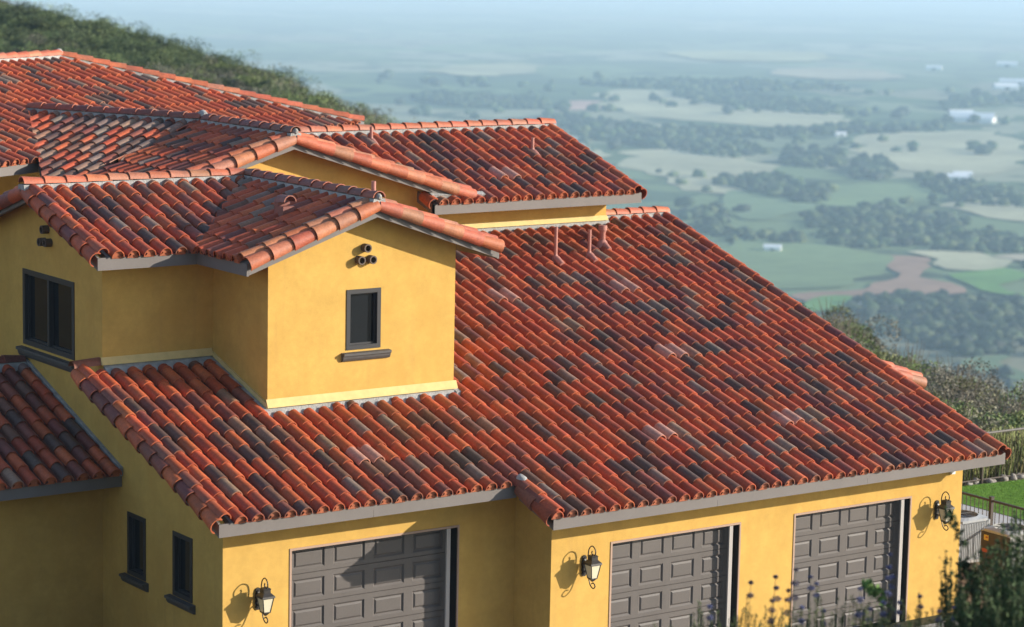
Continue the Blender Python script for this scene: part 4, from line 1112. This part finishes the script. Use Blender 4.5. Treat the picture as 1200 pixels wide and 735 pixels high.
# ------------------------------------------------------------------ air conditioning units
def ac_unit(x0, y0, w, d, h, color, label, panel=False):
    t = empty('air_conditioner', (x0, y0, GZ), 0, label, 'air conditioner', 'cooling units beside the house')
    mm = mat('ac_metal', color, 0.45, noise=[(8, .9, 1.08)])
    pad = MB(); pad.box((-.06, -.06, 0), (w + .06, d + .06, .07)); pad.build('pad', M['concrete'], t)
    m = MB()
    m.box((0.02, .02, .075), (w - .02, d - .02, h - .05), (.5, .5, .5))
    for (a, b) in ((0, 0), (w, 0), (w, d), (0, d)):
        m.box((a - .012 if a == 0 else a - .04, b - .012 if b == 0 else b - .04, .07), (a + .04 if a == 0 else a + .012, b + .04 if b == 0 else b + .012, h - .05))
    s = .06
    while s < w - .05:
        m.box((s, -.012, .10), (s + .022, .018, h - .08)); m.box((s, d - .018, .10), (s + .022, d + .012, h - .08)); s += .048
    s = .06
    while s < d - .05:
        if not panel: m.box((-.012, s, .10), (.018, s + .022, h - .08))
        m.box((w - .018, s, .10), (w + .012, s + .022, h - .08)); s += .048
    m.build('cabinet', mm, t)
    tp = MB(); c = Vector((w / 2, d / 2, h)); R1 = min(w, d) * .44
    n = 28; vs = []; fs = []
    def sq(a, k):
        ca, sa = math.cos(a), math.sin(a); f = 1 / max(abs(ca), abs(sa))
        return (w / 2 + ca * f * (w / 2 + k), d / 2 + sa * f * (d / 2 + k))
    for i in range(n):
        a = 2 * math.pi * i / n
        ox, oy = sq(a, .02)
        vs += [(ox, oy, h - .06), (ox, oy, h - .01), (c.x + math.cos(a) * R1, c.y + math.sin(a) * R1, h + .035), (c.x + math.cos(a) * R1 * .96, c.y + math.sin(a) * R1 * .96, h - .10)]
    for i in range(n):
        j = (i + 1) % n
        for k in range(3): fs.append((i * 4 + k, j * 4 + k, j * 4 + k + 1, i * 4 + k + 1))
    tp.add(vs, fs); tp.build('top_cover', mm, t)
    fan = MB(); fan.tube([c - Z * .16, c - Z * .10], [R1 * .95, R1 * .95], 24)
    fan.build('fan_well', M['dark'], t)
    bl = MB()
    for i in range(4):
        a = i * math.pi / 2 + .4
        p = [c + Vector((math.cos(a + q_) * rr, math.sin(a + q_) * rr, zz - .07)) for q_, rr, zz in ((0, .05, 0), (0, R1 * .85, 0), (.6, R1 * .85, .03), (.9, .05, .03))]
        bl.add(p + [q_ - Z * .006 for q_ in p], [(0, 1, 2, 3), (7, 6, 5, 4), (0, 4, 5, 1), (1, 5, 6, 2), (2, 6, 7, 3), (3, 7, 4, 0)])
    bl.tube([c - Z * .09, c - Z * .03], .06, 12); bl.build('fan', M['iron'], t)
    gr_ = MB()
    for k in range(1, 7): 
        rr = R1 * k / 6.2
        gr_.tube([c + Vector((math.cos(q_) * rr, math.sin(q_) * rr, .02)) for q_ in np.linspace(0, 2 * math.pi, 25)], .0035, 4, cap=False)
    for k in range(4):
        a = k * math.pi / 4; gr_.tube([c + Vector((math.cos(a) * R1, math.sin(a) * R1, .025)), c - Vector((math.cos(a) * R1, math.sin(a) * R1, -.025))], .006, 5)
    gr_.build('fan_guard', M['iron'], t)
    if panel:
        pm_ = mat('ac_panel', (0.060, 0.050, 0.037), 0.5, noise=[(6, .85, 1.1)])
        p = MB(); p.box((-.02, .0, .08), (.015, d, h - .07)); p.box((-.03, d * .30, h * .58), (-.02, d * .42, h * .80), (.12, .12, .12)); p.build('service_panel', pm_, t)
        st = MB(); st.box((-.024, d * .74, h * .74), (-.0205, d * .90, h * .86)); st.build('yellow_sticker', mat('sticker_yellow', (0.60, 0.42, 0.08), .5), t)
        st = MB(); st.box((-.026, d * .76, h * .79), (-.0245, d * .84, h * .83)); st.box((-.024, d * .76, h * .47), (-.0205, d * .97, h * .55)); st.build('red_sticker', mat('sticker_red', (0.40, 0.09, 0.04), .5), t)
    return t
ac_unit(17.90, 1.54, .86, .86, .90, (0.33, 0.34, 0.35), 'pale silver ribbed cooling unit half hidden behind the house corner')
ac_unit(17.90, .12, .78, .78, .92, (0.40, 0.39, 0.36), 'cooling unit with brown service panel and yellow and red stickers', panel=True)

# ------------------------------------------------------------------ foreground sage and shrubs
FW = Vector((math.cos(R(50)), math.sin(R(50)), 0)); RT = Vector((FW.y, -FW.x, 0))
M['stem'] = mat('sage_stem', (0.085, 0.085, 0.040), 0.8)
M['blossom'] = mat('sage_blossom', (1, 1, 1), 0.8, tint=True)
def px(u, q, D):
    """point D metres out in the direction the photograph shows at (u, q)"""
    d = cf + cr * ((u - 600) / 3040.67) - cu * ((q - 367.5) / 3040.67)
    h = math.hypot(d.x, d.y); return Vector((CX, CY, CZ)) + d * (D / h)
def sage(top, label, grp='flowering sage stems in front of the garages', blue=True, lean=0.1, whorls=3):
    base = Vector((top.x + rnd.uniform(-.12, .12), top.y + rnd.uniform(-.1, .1), 0)); base.z = float(terrain(base.x, base.y)) - .03
    t = empty('sage_plant', base, 0, label, 'flower', grp)
    H = top - base; L_ = H.length
    side = Vector((rnd.uniform(-1, 1), rnd.uniform(-1, 1), 0)) * .10
    P = [Vector((0, 0, 0)), H * .35 + side * .8, H * .7 + side * .6, H]
    m = MB(); m.tube(P, [.009, .007, .005, .003], 6)
    for _ in range(5):
        f = rnd.uniform(.35, .8); a = rnd.uniform(0, 6.28); b = H * f + side * .7
        m.tube([b, b + Vector((math.cos(a) * .05, math.sin(a) * .05, .06)), b + Vector((math.cos(a) * .08, math.sin(a) * .08, .16))], [.003, .0022, .0015], 5)
    m.build('stem', M['stem'], t)
    q = QM(); dz = 0.0
    for w in range(whorls):
        c = np.array(H - H.normalized() * dz); r_ = (.024, .034, .041, .044)[min(w, 3)] * rnd.uniform(.85, 1.15)
        n = 240; d = nrg.normal(size=(n, 3)); d /= np.linalg.norm(d, axis=1)[:, None]; d[:, 2] *= .72
        PP = c + d * r_ * nrg.uniform(.5, 1.15, n)[:, None]
        col = np.where(nrg.uniform(size=(n, 1)) < (.55 if blue else .15), np.array([[.19, .21, .40]]), np.array([[.060, .045, .065]]))
        q.add(leaf_quads(PP, .016, .5), col * nrg.uniform(.7, 1.3, (n, 1))); dz += rnd.uniform(.085, .14) + w * .018
    q.build('blossom', M['blossom'], t)
    q = QM(); n = 150; f = nrg.uniform(.15, .72, n)[:, None]
    PP = np.array(H)[None] * f + np.array(side)[None] * .7 + nrg.normal(0, .022, (n, 3)); q.add(leaf_quads(PP, .042, .3), np.array([.05, .075, .028])[None] * nrg.uniform(.7, 1.3, (n, 1)))
    q.build('foliage', M['leaf'], t); return t
tips = [(832, 711, 1), (880, 683, 0), (909, 676, 0), (924, 692, 0), (933, 668, 0), (950, 676, 1), (957, 684, 1), (905, 704, 0), (940, 712, 1), (965, 716, 1), (1043, 650, 1), (1046, 676, 1), (1054, 706, 1), (1020, 714, 1), (1078, 699, 0), (1101, 716, 1), (1118, 712, 1), (1036, 706, 1), (1004, 722, 1), (1008, 690, 1)]
for i, (u, q_, bl_) in enumerate(tips):
    sage(px(u, q_, rnd.uniform(25.0, 26.5)), 'sage stem with balls of %s flowers rising in front of the garages' % ('pale blue' if bl_ else 'dark withered'), ('blue' if bl_ else 'dark') + ' sage stems', bool(bl_), whorls=rnd.choice([2, 3, 3, 4]))

def broom(base, H, n, spread, label, tint, grp, name='broom_shrub', leaf=.022, dens=42, cat='shrub'):
    """upright thin green branches set with tiny leaves"""
    t = empty(name, base, 0, label, cat, grp); m = MB(); q = QM()
    for k in range(n):
        a = rnd.uniform(0, 6.28); s = spread * math.sqrt(rnd.random()); h = H * rnd.uniform(.55, 1.0)
        b0 = Vector((math.cos(a) * s * .35, math.sin(a) * s * .35, 0)); tp = Vector((math.cos(a) * s + rnd.uniform(-.06, .06), math.sin(a) * s, h))
        mid = b0.lerp(tp, .5) + Vector((rnd.uniform(-.05, .05), rnd.uniform(-.05, .05), 0))
        m.tube([b0, mid, tp], [.008, .005, .0022], 5)
        nn = int(dens * h / .8); f = nrg.uniform(.3, 1.0, nn)[:, None]
        A, B, C = (np.array(v_) for v_ in (b0, mid, tp)); PP = (1 - f) ** 2 * A + 2 * f * (1 - f) * (2 * B - .5 * A - .5 * C) + f * f * C
        PP = PP + nrg.normal(0, .009, PP.shape); q.add(leaf_quads(PP, leaf, .38, upbias=0), np.array(tint)[None] * nrg.uniform(.6, 1.45, (nn, 1)))
    m.build('branch', M['stem'], t); q.build('foliage', M['leaf'], t); return t
for (u, q_, D, n, sp) in [(800, 708, 18.5, 9, .2), (845, 690, 19, 12, .22), (868, 703, 18, 16, .26), (900, 710, 18.4, 14, .26), (968, 690, 18.2, 12, .2), (990, 692, 19, 12, .16), (1000, 704, 18, 18, .28), (1025, 708, 17.6, 20, .28), (1045, 700, 17.6, 20, .28), (1068, 712, 17.5, 18, .24), (1085, 702, 18, 18, .28), (1105, 694, 18.4, 18, .28), (835, 722, 17.2, 18, .4), (885, 724, 17, 18, .4), (920, 720, 17, 20, .4), (980, 718, 17, 24, .4), (1040, 718, 17, 26, .4), (1080, 716, 17, 26, .4)]:
    D += 7.5; sp *= 1.4; top = px(u, q_, D); g0 = float(terrain(top.x, top.y)); broom(Vector((top.x, top.y, g0 - .02)), top.z - g0 + .03, n, sp, 'wispy green upright twigs with tiny leaves in front of the garage doors', (0.075, 0.105, 0.035), 'wispy green twigs in front of the garages', dens=80, leaf=.032)
for (u, q_, D, n, sp) in [(1135, 652, 19, 40, .40), (1160, 662, 18.6, 44, .42), (1178, 628, 19.4, 26, .34), (1200, 606, 19, 50, .46), (1188, 672, 18.2, 50, .45), (1156, 694, 17.6, 46, .4), (1212, 630, 18, 56, .5), (1222, 596, 20, 46, .4), (1170, 700, 17.2, 60, .5), (1200, 690, 17.2, 60, .5)]:
    D += 7.5; sp *= .85; top = px(u, q_, D); g0 = float(terrain(top.x, top.y)); broom(Vector((top.x, top.y, g0 - .02)), top.z - g0 + .03, n, sp, 'dense dark green upright shrub at the lower right, in front of the cooling units', (0.048, 0.082, 0.028), 'dark shrubs at the lower right', name='dark_shrub', leaf=.055, dens=70)
# one leafy sprig in front of the last garage door, a bent dry stalk, and the diagonal twig before the last lantern
def sprig(pts, r, leaves, tint, label, name, size=.05):
    base = pts[0]; t = empty(name, base, 0, label, 'twig'); m = MB(); L_ = [p - base for p in pts]; m.tube(L_, [r * (1 - .7 * k / (len(L_) - 1)) for k in range(len(L_))], 6); m.build('stem', M['stem'], t)
    if leaves:
        q = QM()
        for c, n, s in leaves:
            q.add(leaf_quads(np.array(c - base)[None] + nrg.normal(0, s, (n, 3)), size, .5), np.array(tint)[None] * nrg.uniform(.7, 1.4, (n, 1)))
        q.build('foliage', M['leaf'], t)
    return t
def grd(p): return Vector((p.x, p.y, float(terrain(p.x, p.y))))
a = px(1040, 705, 25.5)
sprig([grd(a), px(1038, 735, 25.5), px(1033, 712, 25.5), px(1024, 696, 25.5), px(1016, 684, 25.5)], .009, [(px(1017, 686, 25.5), 40, .026), (px(1028, 696, 25.5), 50, .036), (px(1021, 692, 25.5), 30, .027), (px(1036, 708, 25.5), 24, .036)], (.10, .18, .045), 'broad leafed bright green sprig before the last garage door', 'leafy_sprig', .075)
a = px(1118, 735, 25.5)
sprig([grd(a), px(1116, 735, 25.5), px(1112, 700, 25.5), px(1109, 672, 25.5), px(1105, 659, 25.5), px(1101, 653, 25.5)], .003, [(px(1101, 653.5, 25.5), 12, .005)], (.13, .06, .03), 'thin bent dry stalk with a red brown tip before the yellow wall', 'dry_stalk', .014)
a = px(1165, 700, 26)
sprig([grd(a), px(1160, 690, 26), px(1146, 665, 26), px(1132, 640, 26), px(1120, 618, 26), px(1112, 603, 26)], .005, [(px(1112, 601, 26), 50, .022), (px(1114, 607, 26), 56, .026), (px(1118, 615, 26), 46, .021), (px(1123, 625, 26), 34, .019), (px(1130, 636, 26), 30, .019)], (.035, .06, .02), 'dark leaning twig that crosses in front of the right hand lantern', 'leaning_twig', .052)
a = px(1143, 735, 26.8)
sprig([grd(a), px(1141, 735, 26.8), px(1138, 700, 26.8), px(1134, 670, 26.8), px(1129, 657, 26.8)], .006, [(px(1131, 662, 26.8), 84, .031), (px(1135, 674, 26.8), 84, .031), (px(1138, 690, 26.8), 84, .034)], (.022, .035, .014), 'stubby dark conifer like twig at the right corner of the yellow wall', 'dark_twig', .06)

# ------------------------------------------------------------------ haze
hz = MB(); hz.box((-27000, -27000, VZ - 1.0), (27000, 27000, 22.0))
hm = bpy.data.materials.new('haze'); hm.use_nodes = True
t_ = hm.node_tree; t_.nodes.clear()
o_ = t_.nodes.new('ShaderNodeOutputMaterial'); v_ = t_.nodes.new('ShaderNodeVolumePrincipled')
v_.inputs['Color'].default_value = (0.57, 0.80, 1.0, 1); v_.inputs['Density'].default_value = 1.5e-4; v_.inputs['Anisotropy'].default_value = 0.0
t_.links.new(v_.outputs[0], o_.inputs['Volume'])
tag(hz.build('haze', hm), 'pale blue haze filling the valley', 'haze', kind='stuff')
